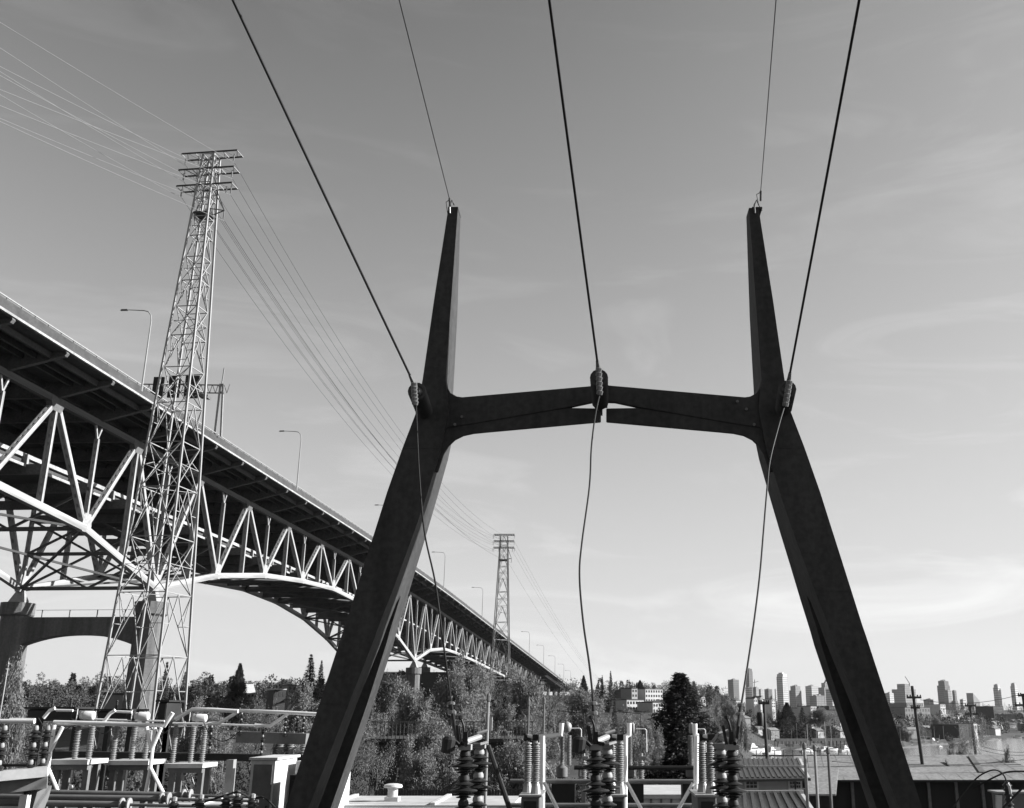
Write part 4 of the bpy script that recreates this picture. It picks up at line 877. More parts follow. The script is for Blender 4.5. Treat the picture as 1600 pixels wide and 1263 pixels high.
for (u0, u1) in ((1166, 1183), (1234.5, 1241), (1244, 1251)):
    a, b_ = px(u0, 1232, 58.5), px(u1, 1221, 58.5); wn = MB().box((a.x-.08, 58.52, a.z-.08), (b_.x+.08, 58.57, b_.z+.08)).build('window', 'trim', r)
    n = 3 if u1-u0 > 10 else 2
    for i in range(n):
        for j in range(2):
            w0 = (b_.x-a.x)/n; h0 = (b_.z-a.z)/2; MB().box((a.x+i*w0+.02, 58.49, a.z+j*h0+.02), (a.x+(i+1)*w0-.02, 58.518, a.z+(j+1)*h0-.02)).build('pane', 'glass', wn)
nL, nR = px(1130,1290,50.0), px(1290,1290,50.0); tL, tR = px(1138,1241,57.5), px(1256,1240,57.5); nr = quad_roof(MB(), nL, nR, tR, tL, .12).build('front_roof', 'seam', r)
for i in range(10):
    t_ = (i+.3)/10; MB().beam(nL.lerp(nR, t_)+Vector((0,0,.05)), tL.lerp(tR, t_-.02)+Vector((0,0,.07)), .17, .16).build('roof_batten', 'seam_dark', nr)
MB().beam(tL+Vector((0,0,.08)), tR+Vector((0,0,.08)), .18, .18).build('ridge_flashing', 'trim', nr)
r = thing('long_shed', 'long dark timber shed with weathered grey felt roof at the lower right', 'building', (30, 94, gz-1))
aL, aR = px(1240,1219,88.0), px(1640,1219,88.0); bL, bR = px(1240,1181.5,100.0), px(1566,1179,100.0)
MB().box((aL.x+.5, 88.9, 2), (aR.x, 106, aL.z-.2)).build('wall', 'shedwall', r)
rf = quad_roof(MB(), aL, aR, bR, bL, .15).build('roof', 'shingle', r); quad_roof(MB(), bL+Vector((0,.004,.0)), bR+Vector((0,.004,0)), bR+Vector((4,10,-3.5)), bL+Vector((0,10,-3.5)), .15).build('rear_roof', 'shingle', r)
for j in range(1, 4):
    p, q = aL.lerp(bL, j/4), aR.lerp(bR, j/4); MB().beam(p+Vector((0,0,.012)), q+Vector((0,0,.012)), .05, .03).build('roof_lap', 'shingle', rf)
for i in range(1, 15):
    p, q = aL.lerp(aR, i/15), bL.lerp(bR, i/15); MB().beam(p+Vector((0,0,.01)), q+Vector((0,0,.01)), .06, .02).build('roof_joint', 'shingle', rf)
for u in (1331, 1363, 1450, 1493, 1534): p = px(u, 1222, 88.8); MB().box((p.x-.12, 88.7, 3), (p.x+.12, 88.88, p.z)).build('wall_post', 'bus_dull', r)
MB().beam(px(1517,1182,99.0)+Vector((0,0,.06)), px(1535,1208,91.0)+Vector((0,0,.06)), .5, .05).build('roof_flashing', 'galv_dull', rf); MB().beam(px(1478,1192,96)+Vector((0,0,.2)), px(1483,1200,94)+Vector((0,0,.1)), .12, .15).build('roof_vent', 'galv_dull', rf)
MB().beam(aL+Vector((0,-.06,-.08)), aR+Vector((0,-.06,-.08)), .16, .18).build('eave_board', 'dark', r)
r = thing('side_shed', 'lower grey shed joining the seamed house to the long dark shed', 'building', (px(1290,1240,75).x, 76, gz))
a, b_ = px(1262,1241,74.0), px(1306,1241,74.0); c_, d_ = px(1258,1200,82.0), px(1310,1200,82.0); quad_roof(MB(), a, b_, d_, c_, .12).build('roof', 'shingle', r); MB().box((a.x+.3, 74.5, 3), (b_.x-.3, 82, a.z-.15)).build('wall', 'shedwall', r)

# ---------------------------------------------------------------- utility poles
def upole(lab, u, v0, Y, arms, lean=0.0, rr=.16):
    t0 = px(u, v0, Y); g = ground(t0.x, Y); base = Vector((t0.x+lean*(t0.z-g), Y, g-.3))
    r = thing('utility_pole', lab, 'utility pole', base, 'wooden utility poles'); MB().tube([base, t0], [rr*1.3, rr*.85], 10).build('shaft', 'wood_pole', r, smooth=True)
    for dv, hw in arms:
        p = px(u, v0+dv, Y); p.x = t0.x+(base.x-t0.x)*(t0.z-p.z)/(t0.z-base.z); a = MB().box((p.x-hw, Y-.22, p.z-.09), (p.x+hw, Y-.08, p.z+.09)).build('cross_arm', 'wood_pole', r)
        for q in (-.9, -.5, .5, .9): MB().lathe([(.03,0),(.07,.03),(.06,.12),(.02,.15)], (p.x+q*hw, Y-.15, p.z+.09), n=8).build('pin_insulator', 'porc_brown', a)
    return t0
u1 = upole('tall wooden utility pole just right of the right frame leg', 1425, 1072, 95, [(18, .65), (34, .4)], 0.05)
u2 = upole('wooden utility pole with two cross arms before the lake', 1515.5, 1102, 118, [(1, .62), (14, .7)], 0.02)
u3 = upole('wooden utility pole at the right edge of the picture', 1598, 1084, 95, [(3, .5), (18, .9)], 0.03)
u4 = upole('wooden utility pole standing above the seamed house roof', 1193, 1096, 80, [(3, .4)], 0.02, .13)
b0 = px(1190, 1124, 79.8); o = MB().lathe([(.05,0),(.24,.02),(.26,.9),(.2,1.0),(.03,1.02)], b0-Vector((.1,0,.5)), n=12).build('pole_transformer', 'dark', smooth=True); tag(o, 'dark round transformer can on the pole above the seamed house', 'transformer')
for i, (a, b_, lab) in enumerate(((u1+Vector((.6,-.15,-1.2)), u3+Vector((-.4,-.15,-.1)), 'thin service wire between the right poles, highest'), (u2+Vector((.6,-.15,-4.3)), px(1640,1170,110), 'thin service wire low across the lake, upper of two'), (u2+Vector((.6,-.15,-4.7)), px(1640,1174,112), 'thin service wire low across the lake, lower of two'), (px(1300,1190,90), px(1640,1182,92), 'dark service wire hanging just above the long shed roof'))):
    mb = MB(); mb.tube(sag_pts(a, b_, .5, 14), .022, 5); tag(mb.build('service_wire', 'cable'), lab, 'wire', 'service wires')

# ---------------------------------------------------------------- buildings in the distance
def building(lab, u0, u1, v0, v1, Y, dep, wall, roof='flat', cols=0, rows=0, pane='glass', name='building', vg=None, rm='roofd'):
    a, b_ = px(u0, v1, Y), px(u1, v0, Y); zg = min(a.z, ground((a.x+b_.x)/2, Y))-1
    r = thing(name, lab, 'building', ((a.x+b_.x)/2, Y+dep/2, zg)); W = b_.x-a.x; H = b_.z-a.z
    MB().box((a.x, Y, zg), (b_.x, Y+dep, b_.z)).build('wall', wall, r)
    if roof == 'flat': MB().box((a.x-.2, Y-.2, b_.z+.003), (b_.x+.2, Y+dep+.2, b_.z+.35)).build('roof', rm, r)
    elif roof == 'gable_x':
        h = W*.28; MB().prism([(a.x-.4, b_.z), (b_.x+.4, b_.z), ((a.x+b_.x)/2, b_.z+h)], Y-.4, Y+dep+.4).build('roof', rm, r); MB().prism([(a.x+.1, b_.z+.01),(b_.x-.1,b_.z+.01),((a.x+b_.x)/2,b_.z+h-.35)], Y-.42, Y-.401).build('gable', wall, r)
    else:
        h = dep*.3; MB().prismx([(Y-.5, b_.z), (Y+dep+.5, b_.z), (Y+dep/2, b_.z+h)], a.x-.4, b_.x+.4).build('roof', rm, r)
    for i in range(cols):
        for j in range(rows):
            x0 = a.x+W*(i+.22)/cols; x1 = a.x+W*(i+.78)/cols; z0 = a.z+H*(j+.25)/rows; z1 = a.z+H*(j+.75)/rows
            MB().box((x0, Y-.06, z0), (x1, Y-.005, z1)).build('window', pane, r)
    if cols:
        nd = max(2, int(dep/4))
        for i in range(nd):
            for j in range(rows):
                y0 = Y+dep*(i+.25)/nd; y1 = Y+dep*(i+.75)/nd; z0 = a.z+H*(j+.25)/rows; z1 = a.z+H*(j+.75)/rows; MB().box((b_.x+.005, y0, z0), (b_.x+.06, y1, z1)).build('window', pane, r)
    if Y > 250 and 'retaining' not in lab: r.rotation_euler = (0,0,math.radians(32)); r.scale = (.82,.82,1)
    return r
HB = [('upper white apartment block on the hill with rows of small windows', 990, 1030, 1077, 1098, 520, 18, 'house_w', 'flat', 7, 3),
 ('grey stepped apartment wing beside the upper white block', 977, 990, 1076, 1098, 515, 12, 'siding', 'flat', 2, 3),
 ('lower white apartment block on the hillside below the other', 962, 1001, 1094, 1120, 440, 14, 'house_w', 'flat', 6, 3),
 ('white apartment block with three window bays left of the big conifer', 1003, 1040, 1098, 1124, 430, 14, 'house_w', 'flat', 6, 3),
 ('small gabled house among trees left of the white apartments', 944, 957, 1106, 1116, 430, 9, 'house_d', 'gable_x', 2, 1),
 ('gabled grey house on the ridge left of the white apartments', 963, 978, 1082, 1092, 560, 10, 'house_g', 'gable_x', 2, 1),
 ('grey boxy building with pale roof between the near tower legs', 160, 193, 1086, 1112, 190, 12, 'house_g', 'flat', 0, 0),
 ('low house with bright white roof on the left hillside', 358, 388, 1083, 1092, 420, 12, 'house_g', 'gable_y', 4, 1),
 ('flat roofed dark box house right of the white roofed house', 412, 436, 1078, 1092, 330, 10, 'house_d', 'flat', 3, 1),
 ('small flat house half hidden behind the left frame leg', 436, 452, 1071, 1090, 360, 10, 'house_g', 'flat', 2, 2),
 ('long dark retaining building behind the bridge pier cap', 596, 760, 1052, 1080, 350, 10, 'house_d', 'flat', 0, 0),
 ('white cottage at the foot of the hill behind the big conifer', 1085, 1098, 1091, 1101, 480, 10, 'house_w', 'gable_x', 2, 1),
 ('white boathouse on the far shore left of the right jumper', 1088, 1112, 1122, 1131, 400, 10, 'house_w', 'flat', 5, 1),
 ('low pale boathouse roof behind the right breaker', 1112, 1140, 1146, 1158, 270, 14, 'house_w', 'gable_y', 0, 0),
 ('white flat clubhouse on the far shore under the skyline', 1155, 1192, 1152, 1163, 585, 14, 'house_w', 'flat', 6, 1),
 ('dark long boathouse on the marina shore', 1203, 1260, 1160, 1170, 580, 14, 'house_d', 'flat', 6, 1),
 ('white apartment house with balconies on the shore below the towers', 1238, 1262, 1107, 1125, 640, 16, 'house_w', 'flat', 5, 4),
 ('pale apartment house right of the shore conifers', 1258, 1272, 1104, 1128, 620, 14, 'house_w', 'flat', 4, 4),
 ('wide pale office with dark window bays near the right frame leg', 1296, 1330, 1110, 1128, 640, 20, 'house_w', 'flat', 6, 3),
 ('dark brown waterside block near the right frame leg', 1284, 1300, 1104, 1120, 700, 20, 'house_d', 'flat', 3, 3),
 ('long low warehouse right of the right frame leg below the skyline', 1392, 1460, 1106, 1122, 1050, 30, 'house_g', 'flat', 9, 2),
 ('dark warehouse with white end wall beside the marina', 1482, 1508, 1133, 1146, 620, 25, 'house_d', 'flat', 4, 1),
 ('white end building beside the dark warehouse', 1508, 1521, 1131, 1142, 640, 20, 'house_w', 'flat', 2, 1),
 ('dark apartment slab near the right skyline', 1540, 1568, 1104, 1122, 1200, 30, 'house_d', 'flat', 7, 4),
 ('long pale roofed warehouse on the far right shore', 1575, 1640, 1117, 1126, 1100, 40, 'house_g', 'flat', 8, 1),
 ('broad grey block under the stepped tower right of the frame leg', 1400, 1445, 1099, 1110, 1500, 40, 'house_g', 'flat', 8, 2),
 ('pale cube with white face among the far right roofs', 1460, 1474, 1101, 1110, 1300, 30, 'house_w', 'flat', 3, 2),
 ('white terrace house on the slope under the tallest white tower', 1172, 1180, 1092, 1105, 800, 12, 'house_w', 'gable_x', 2, 2),
 ('white twin house on the slope left of the shore pole', 1182, 1190, 1090, 1100, 820, 12, 'house_w', 'gable_x', 2, 2),
 ('white tall house right of the shore pole', 1200, 1208, 1093, 1106, 800, 12, 'house_w', 'flat', 2, 3),
 ('pale villa on the slope left of the darkest skyline tower', 1143, 1154, 1095, 1102, 760, 12, 'house_w', 'flat', 3, 1)]
for h in HB: building(*h, rm='roof_light' if 'white roof' in h[0] else 'roofd')
# building with terrace behind the birches, plank fence
YB = 62.0; r = thing('terrace_building', 'dark low building with a railed terrace behind the birches', 'building', (px(690,1200,YB).x, YB+4, 8))
a, b_ = px(575,1240,YB), px(835,1160,YB); MB().box((a.x, YB, 7), (b_.x, YB+8, b_.z)).build('wall', 'house_d', r); MB().box((a.x-.3, YB-.4, b_.z+.002), (b_.x+.3, YB+8.2, b_.z+.2)).build('terrace_slab', 'house_d', r)
for i in range(42): x = a.x+(b_.x-a.x)*(i+.5)/42; MB().box((x-.025, YB-.32, b_.z+.2), (x+.025, YB-.27, b_.z+1.1)).build('baluster', 'bus_dull', r)
MB().box((a.x, YB-.33, b_.z+1.1), (b_.x, YB-.26, b_.z+1.16)).build('handrail', 'bus_dull', r)
for u0, u1_, v0, v1 in ((598,606,1200,1212),(620,630,1200,1214),(668,690,1180,1192),(770,780,1186,1196)):
    p, q = px(u0, v1, YB-.02), px(u1_, v0, YB-.02); wn = MB().box((p.x, YB-.06, p.z), (q.x, YB-.004, q.z)).build('window', 'house_w', r); MB().box((p.x+.08, YB-.09, p.z+.08), (q.x-.08, YB-.061, q.z-.08)).build('pane', 'glass', wn)
YF = 44.0; a, b_ = px(585,1250,YF), px(870,1233,YF); r = thing('plank_fence', 'weathered plank fence below the birches behind the yard', 'fence', (a.x, YF, 8.5))
n = 64
for i in range(n):
    x0 = a.x+(b_.x-a.x)*i/n; x1 = a.x+(b_.x-a.x)*(i+1)/n; MB().box((x0+.01, YF, 8.6), (x1-.01, YF+.03, b_.z+random.uniform(-.04,.02))).build('plank', 'wood_pole', r)
MB().box((a.x, YF+.035, b_.z-.4), (b_.x, YF+.09, b_.z-.3)).build('fence_rail', 'wood_pole', r)

# ---------------------------------------------------------------- downtown skyline
TW = [(1138,1155,1062,3600,'tower_d','dark slab tower at the left end of the skyline','flat'), (1165,1176,1045,3900,'tower_d','tallest dark skyline tower behind the right jumper','step'),
 (1165,1175,1074,3300,'tower_l','pale lower tower in front of the tallest dark tower','flat'), (1177,1186,1074,3700,'tower_m','grey tower right of the tallest dark tower','flat'), (1186,1193,1077,3600,'tower_l','narrow pale tower left of the shore pole','flat'),
 (1195,1207,1077,3500,'tower_d','short dark block tower right of the shore pole','flat'), (1210.5,1214,1077,3600,'tower_l','thin pale tower left of the bright white tower','flat'), (1214,1231.5,1051,3300,'tower_l','tall bright white tower with notched crown','crown'),
 (1234,1253,1072,3500,'tower_m','grey banded tower right of the bright white tower','step'), (1260,1279.5,1072,3600,'tower_l','pale flat topped tower left of the stepped tower','flat'), (1267,1290,1087,2900,'tower_m','lower grey block before the pale flat topped tower','flat'),
 (1280,1300,1067,3500,'tower_m','grey stepped tower with pointed crown near the right frame leg','peak'), (1292,1312,1077,3100,'tower_l','pale tower at the edge of the right frame leg','flat'),
 (1383,1398,1083,3200,'tower_l','pale block tower just right of the frame leg','flat'), (1398,1435,1077,3300,'tower_m','broad grey tower with raised dark penthouse','pent'), (1445,1460,1093,3000,'tower_m','small grey block between the broad tower and dark tower','flat'),
 (1466,1486,1064,3400,'tower_d','dark tower with the flat roof right of the broad tower','step'), (1476,1488,1079,3000,'tower_m','grey tower standing before the dark flat roofed tower','flat'), (1488.5,1495,1079,3200,'tower_d','narrow dark tower right of the dark flat roofed tower','flat'),
 (1489,1498,1095,2800,'tower_d','small dark block at the foot of the dark tower','flat'), (1501,1510,1093,2900,'tower_l','small pale block left of the slant roofed tower','flat'), (1513,1532,1083,3000,'tower_m','grey tower with slanted roof near the lake pole','slant'),
 (1553,1565,1070,3100,'tower_l','left of the two slim pale towers at the far right','step'), (1580,1591,1068,3100,'tower_l','right of the two slim pale towers at the far right','step'), (1537,1551,1104,2600,'tower_d','low dark block before the slim pale towers','flat')]
for u0, u1_, v0, Y, m, lab, crown in TW:
    a, b_ = px(u0, v0, Y), px(u1_, v0, Y); W = b_.x-a.x; zt_ = a.z; g = ground(a.x, Y); dep = W*.9
    r = thing('office_tower', lab, 'skyscraper', ((a.x+b_.x)/2, Y+dep/2, g), 'downtown skyline')
    r.rotation_euler = (0,0,math.radians(38+6*math.sin(u0))); r.scale = (.74,.74,1)
    def tier(x0, x1, y0, y1, z0, z1, nm='shaft'):
        s = MB().box((x0,y0,z0),(x1,y1,z1)).build(nm, m, r); H = z1-z0; nf = max(3, int(H/6)); 
        mb = MB()
        for i in range(nf):
            z = z0+H*(i+.35)/nf; mb.box((x0-.15, y0-.15, z), (x1+.15, y1+.15, z+H/nf*.3))
        o = mb.build('window_bands', 'band', s); o['kind'] = 'stuff'
        if W > 25:
            nv = max(3, int((x1-x0)/8)); mb = MB()
            for i in range(nv+1): x = x0+(x1-x0)*i/nv; mb.box((x-.5, y0-.5, z0), (x+.5, y0-.2, z1))
            for i in range(nv+1): y = y0+(y1-y0)*i/nv; mb.box((x1+.2, y-.5, z0), (x1+.5, y+.5, z1))
            o = mb.build('pilasters', m, s); o['kind'] = 'stuff'
        return s
    body = zt_ if crown in ('flat','pent') else zt_-W*.35
    if crown == 'slant':
        tier(a.x, b_.x, Y, Y+dep, g-5, zt_-W*.7); MB().prism([(a.x,zt_-W*.7),(b_.x,zt_-W*.7),(b_.x,zt_-W*.62),(a.x,zt_)], Y, Y+dep).build('slanted_crown', m, r)
    else: tier(a.x, b_.x, Y, Y+dep, g-5, body)
    if crown in ('flat', 'pent', 'step'):
        for q in range(2): x = a.x+W*(.2+.35*q+.1*math.sin(u0*3+q)); MB().box((x, Y+dep*.3, zt_-.1 if crown == 'flat' else zt_+.02), (x+W*.2, Y+dep*.7, zt_+W*(.05+.05*q))).build('roof_plant', 'tower_m', r)
    if crown == 'step': tier(a.x+W*.15, b_.x-W*.02, Y+dep*.1, Y+dep*.9, body, zt_, 'upper_tier')
    if crown == 'pent': tier(a.x+W*.28, b_.x-W*.25, Y+dep*.2, Y+dep*.8, body, zt_+W*.22, 'penthouse')
    if crown == 'crown': MB().box((a.x+W*.12, Y+.1, body), (b_.x-W*.1, Y+dep-.1, zt_-W*.12)).build('crown', m, r); MB().box((a.x+W*.2, Y+dep*.2, zt_-W*.12), (a.x+W*.6, Y+dep*.8, zt_)).build('crown_top', m, r)
    if crown == 'peak':
        tier(a.x+W*.3, b_.x, Y+dep*.2, Y+dep*.8, body, zt_, 'upper_tier'); q = MB(); q.hexa([(a.x+W*.55,Y+dep*.3,zt_),(b_.x,Y+dep*.3,zt_),(b_.x,Y+dep*.7,zt_),(a.x+W*.55,Y+dep*.7,zt_)]+[(a.x+W*.85,Y+dep*.5,zt_+W*.4)]*4); q.build('spire_roof', m, r)
for i, (u0, v0, u1_, v1, Y, lab) in enumerate(((1177,1059,1186,1066,3600,'thin construction crane above the grey tower'),(1414,1057,1421,1068,3200,'thin construction crane on the broad grey tower'))):
    r = thing('tower_crane', lab, 'crane', px(u1_, v1, Y)); 
    if i == 0: MB().beam(px(1176,v1+1,Y), px(1185,v0+6,Y), 1.5, 1.5).build('jib', 'tower_d', r); MB().beam(px(1178,1085,Y), px(1179,1062,Y), 2, 2).build('mast', 'tower_d', r)
    else: MB().beam(px(u1_, v1, Y), px(u0, v0, Y), 1.6, 1.6).build('jib', 'tower_m', r); MB().beam(px(u1_,1072,Y), px(u1_, v1-1, Y), 2, 2).build('mast', 'tower_m', r)

# ---------------------------------------------------------------- boats
def boat(lab, u, v, Y, L, kind, ang):
    cyv = (PV-v)/F; Y = min(-CZ*(CP-cyv*SP)/(SP+cyv*CP), 900); p = px(u, v, Y); r = thing('sail_boat' if kind == 'sail' else 'motor_boat', lab, 'boat', (p.x, Y, 0), 'boats moored on the lake'); r.rotation_euler = (0,0,ang if abs(ang) > .35 else .75); L *= .72
    hs = []; fs = []; n = 8
    for i in range(n+1):
        t_ = i/n; w = .16*L*(1-max(0,(t_-.45)/.55)**2.2)*(.85+.15*min(1,t_*3)); x = (t_-.5)*L; sh = .10*L+.05*L*t_**2
        hs += [(x, -w, sh), (x, -w*.72, .1), (x, 0, -.2), (x, w*.72, .1), (x, w, sh)]
    for i in range(n):
        for k in range(4): fs.append((i*5+k, (i+1)*5+k, (i+1)*5+k+1, i*5+k+1))
        fs.append((i*5+4, (i+1)*5+4, (i+1)*5, i*5))
    fs.append((0,1,2,3,4)); me = MB().add(hs, fs).mesh('hull'); me.materials.append(M['hull']); place('hull', me, r, (0,0,0))
    cm = MB().hexa([(-.28*L,-.11*L,.10*L),(.18*L,-.10*L,.10*L),(.18*L,.10*L,.10*L),(-.28*L,.11*L,.10*L),(-.22*L,-.09*L,.21*L),(.06*L,-.08*L,.21*L),(.06*L,.08*L,.21*L),(-.22*L,.09*L,.21*L)]).mesh('cabin'); cm.materials.append(M['hull']); place('cabin', cm, r, (0,0,0))
    wmh = MB().box((-.2*L,-.112*L,.14*L),(.1*L,.112*L,.18*L)).mesh('window_strip'); wmh.materials.append(M['glass']); place('window_strip', wmh, r, (0,0,0))
    if kind == 'sail':
        mm_ = MB().tube([(.05*L,0,.1*L),(.05*L,0,1.35*L)], .01*L+.03, 6).tube([(.05*L,0,.28*L),(-.38*L,0,.27*L)], .03, 6).mesh('mast'); mm_.materials.append(M['galv']); place('mast', mm_, r, (0,0,0))
    else:
        fm = MB().hexa([(-.2*L,-.08*L,.212*L),(.0*L,-.08*L,.212*L),(.0*L,.08*L,.212*L),(-.2*L,.08*L,.212*L),(-.18*L,-.07*L,.29*L),(-.05*L,-.07*L,.29*L),(-.05*L,.07*L,.29*L),(-.18*L,.07*L,.29*L)]).mesh('bridge_deck'); fm.materials.append(M['hull' if 'canvas' not in lab else 'canvas']); place('flying_bridge', fm, r, (0,0,0))
for bt in (('white motor yacht with long hull behind the seamed roof ridge', 1178, 1178, 365, 20, 'm', .1), ('white cruiser moored right of the long yacht', 1208, 1180, 350, 15, 'm', -.1), ('dark canvas covered motor boat left of the marina', 1168, 1172, 400, 17, 'm', .0),
  ('white sailing boat with leaning mast right of the yacht', 1262, 1176, 380, 12, 'sail', .6), ('sailing boat with tall mast before the shore houses', 1276, 1174, 395, 12, 'sail', .4), ('sailing boat beside the right frame leg', 1290, 1174, 400, 13, 'sail', .3), ('third sailing boat nearest the right frame leg', 1299, 1174, 405, 11, 'sail', .5), ('bright white cruiser near the right frame leg', 1322, 1175, 395, 13, 'm', .2),
  ('bright white motor boat at the point right of the frame leg', 1455, 1161, 600, 13, 'm', 2.2), ('second bright white motor boat at the point', 1464, 1160, 610, 11, 'm', 2.0), ('small sailing boat off the point', 1469, 1168, 520, 6, 'sail', .2), ('small white boat right of the lake pole', 1532, 1153, 720, 10, 'm', .3), ('white boat by the far right shore', 1566, 1151, 760, 12, 'm', .2), ('white yacht at the right edge of the far shore', 1590, 1148, 800, 16, 'm', .0), ('white cabin boat among the moored row by the dark warehouse', 1488, 1155, 660, 10, 'm', 1.8), ('dark hulled canvas boat among the moored row', 1480, 1156, 655, 12, 'm', 2.0), ('white workboat among the moored row nearest the lake pole', 1500, 1152, 690, 11, 'm', 1.9)):
    boat(*bt)

# covered moorage and a floating dock in the marina
for lab, u0, u1_, v, Y in (('long low covered moorage with dark roof in the marina', 1212, 1262, 1171, 505), ('second low covered moorage nearer the right frame leg', 1268, 1318, 1170, 512)):
    a, b_ = px(u0, v, Y), px(u1_, v, Y); r = thing('covered_moorage', lab, 'boat shelter', ((a.x+b_.x)/2, Y, 0), 'covered moorages')
    MB().prismx([(Y-4, 3.6), (Y+4, 3.6), (Y, 4.8)], a.x, b_.x).build('roof', 'roofd', r)
    for i in range(9):
        x = a.x+.3+(b_.x-a.x-.6)*i/8
        for y in (Y-3.6, Y+3.6): MB().box((x-.12, y-.12, -.5), (x+.12, y+.12, 3.6)).build('post', 'wood_pole', r)
a, b_ = px(1160, 1180, 425), px(1330, 1180, 425); r = thing('floating_dock', 'long floating dock between the moored boats', 'dock', ((a.x+b_.x)/2, 425, 0)); MB().box((a.x, 424, -.1), (b_.x, 426, .45)).build('deck', 'galv_dull', r)
for i in range(12): x = a.x+(b_.x-a.x)*(i+.5)/12; MB().tube([(x, 423.7, -1), (x, 423.7, 2.2)], .16, 8).build('piling', 'wood_pole', r)
# ---------------------------------------------------------------- trees
def leaf_mesh(name, centers, dirs, sizes, m, aspect=1.0):
    n = len(centers); c = np.asarray(centers); d = np.asarray(dirs); d = d/np.linalg.norm(d, axis=1)[:,None]
    up = RNG.normal(size=(n,3)); x = np.cross(d, up); x /= np.linalg.norm(x, axis=1)[:,None]
    s = np.asarray(sizes)[:,None]; a = d*s; b_ = x*s*aspect
    V = np.stack([c-b_*.5, c+a*.45-b_*.12, c+a, c+a*.5+b_*.5], 1).reshape(-1,3)
    V[1::4] = c+a*.35-b_*.55; V[0::4] = c; V[2::4] = c+a; V[3::4] = c+a*.45+b_*.55
    me = bpy.data.meshes.new(name); me.vertices.add(4*n); me.vertices.foreach_set('co', V.ravel().astype(np.float32))
    me.loops.add(4*n); me.loops.foreach_set('vertex_index', np.arange(4*n, dtype=np.int32)); me.polygons.add(n)
    me.polygons.foreach_set('loop_start', np.arange(0, 4*n, 4, dtype=np.int32)); me.update(calc_edges=True); me.materials.append(M[m]); return me
def deciduous(seed, H=10.0, W=3.2, leaves=7000, droop=.15, m='leaf', bark='birch', ls=.22):
    rng = random.Random(seed); segs = []; tips = []
    def grow(p, d, L, r, lev):
        n = 3; q = p
        pts = [p]
        for i in range(n):
            d = (d + Vector((rng.gauss(0,.13), rng.gauss(0,.13), rng.gauss(.02,.08) - (droop*.3 if lev > 2 else 0)))).normalized(); q = q + d*L/n; pts.append(q)
        segs.append((pts, r, r*.55))
        if lev >= 3: tips.extend((pts[i], d, L) for i in (1,2,3))
        if lev < 4:
            for k in range(4 if lev < 2 else 3):
                t_ = rng.uniform(.35, 1.0) if lev else rng.uniform(.3, 1.0); i = min(2, int(t_*3)); s = pts[i].lerp(pts[i+1], t_*3-i)
                a = rng.uniform(0, 6.28); sp = rng.uniform(.35,.85); nd = (d + Vector((math.cos(a)*sp, math.sin(a)*sp, .12))).normalized(); grow(s, nd, L*rng.uniform(.48,.72), r*.5, lev+1)
    for k in range(rng.choice((1,2,2))):
        a = rng.uniform(0,6.28); grow(Vector((.15*k,0,-.3)), Vector((math.cos(a)*.12, math.sin(a)*.12, 1)).normalized(), H*.60, .016*H, 0)
    mb = MB()
    for pts, r0, r1 in segs:
        if r0 > .004*H/10 : mb.tube(pts, [r0+(r1-r0)*i/3 for i in range(4)], 5 if r0 > .05 else 3, cap=False)
    zmax = max(t_[0].z for t_ in tips); sc = H/zmax; rmax = sorted(math.hypot(t_[0].x, t_[0].y) for t_ in tips)[int(len(tips)*.95)]; sx = W/max(rmax, .1)
    mb.v = [(x*sx, y*sx, z*sc) for x, y, z in mb.v]; tm = mb.mesh('trunk'); tm.materials.append(M[bark])
    idx = RNG.integers(0, len(tips), leaves); T = np.array([[t_[0].x*sx, t_[0].y*sx, t_[0].z*sc] for t_ in tips])[idx]; Dd = np.array([list(t_[1]) for t_ in tips])[idx]
    C = T + RNG.normal(0, .019*H, (leaves,3)); C[:,2] -= np.abs(RNG.normal(0, .024*H*(1+droop*3), leaves)); C[:,2] = np.maximum(C[:,2], .06*H)
    dirs = Dd*.5 + RNG.normal(0,.7,(leaves,3)); dirs[:,2] -= droop*2; sizes = RNG.uniform(.6,1.5,leaves)*ls
    thin = leaf_mesh('crown', C, dirs, sizes*1.05, m, .3); return tm, thin
def conifer(seed, H=14.0, W=3.6, n=9000, m='leaf_dark', dense=1.0, ls=.42, ragged=.25):
    rg = np.random.default_rng(seed); mb = MB(); mb.tube([(0,0,-.5),(0,0,H*.5),(0,0,H*.98)], [.022*H,.013*H,.003*H], 6, cap=False)
    whorls = 44; C = []; Dr = []; Sz = []
    per = n//(whorls*15)
    for i in range(whorls):
        t_ = (i+rg.uniform(-.3,.3))/whorls; z0 = H*(.06+.93*t_)
        for k in range(15):
            a = rg.uniform(0,6.28); R = W*(1-t_)**1.0*rg.uniform(1-ragged*1.6, 1.08)+.05
            if t_ < .12: R *= .8
            e = np.array([math.cos(a), math.sin(a), 0]); mb.tube([(0,0,z0), (e[0]*R*.6, e[1]*R*.6, z0-.02*R), (e[0]*R, e[1]*R, z0-.12*R)], [.012*H*(1-t_)*.4+.01, .012, .006], 3, cap=False) if i % 2 == 0 else None
            s = rg.uniform(.1,1,per)**.55; P = e[None]*(s*R)[:,None]; P[:,2] = z0-.14*R*s**2; P += rg.normal(0,.08*W*(1-.8*t_),(per,3))*np.array([1,1,1.1]); C.append(P)
            dd = e[None]*.8+rg.normal(0,.45,(per,3)); dd[:,2] -= .25; Dr.append(dd); Sz.append(rg.uniform(.6,1.3,per)*ls*(.4+.6*(1-t_)))
    tm = mb.mesh('trunk'); tm.materials.append(M['bark']); return tm, leaf_mesh('crown', np.concatenate(C), np.concatenate(Dr), np.concatenate(Sz), m, .4)
DEC = [deciduous(11, 10, 3.0, 22500), deciduous(12, 10, 3.6, 22500), deciduous(13, 10, 2.6, 19500, .35), deciduous(14, 10, 3.3, 22500, .25)]
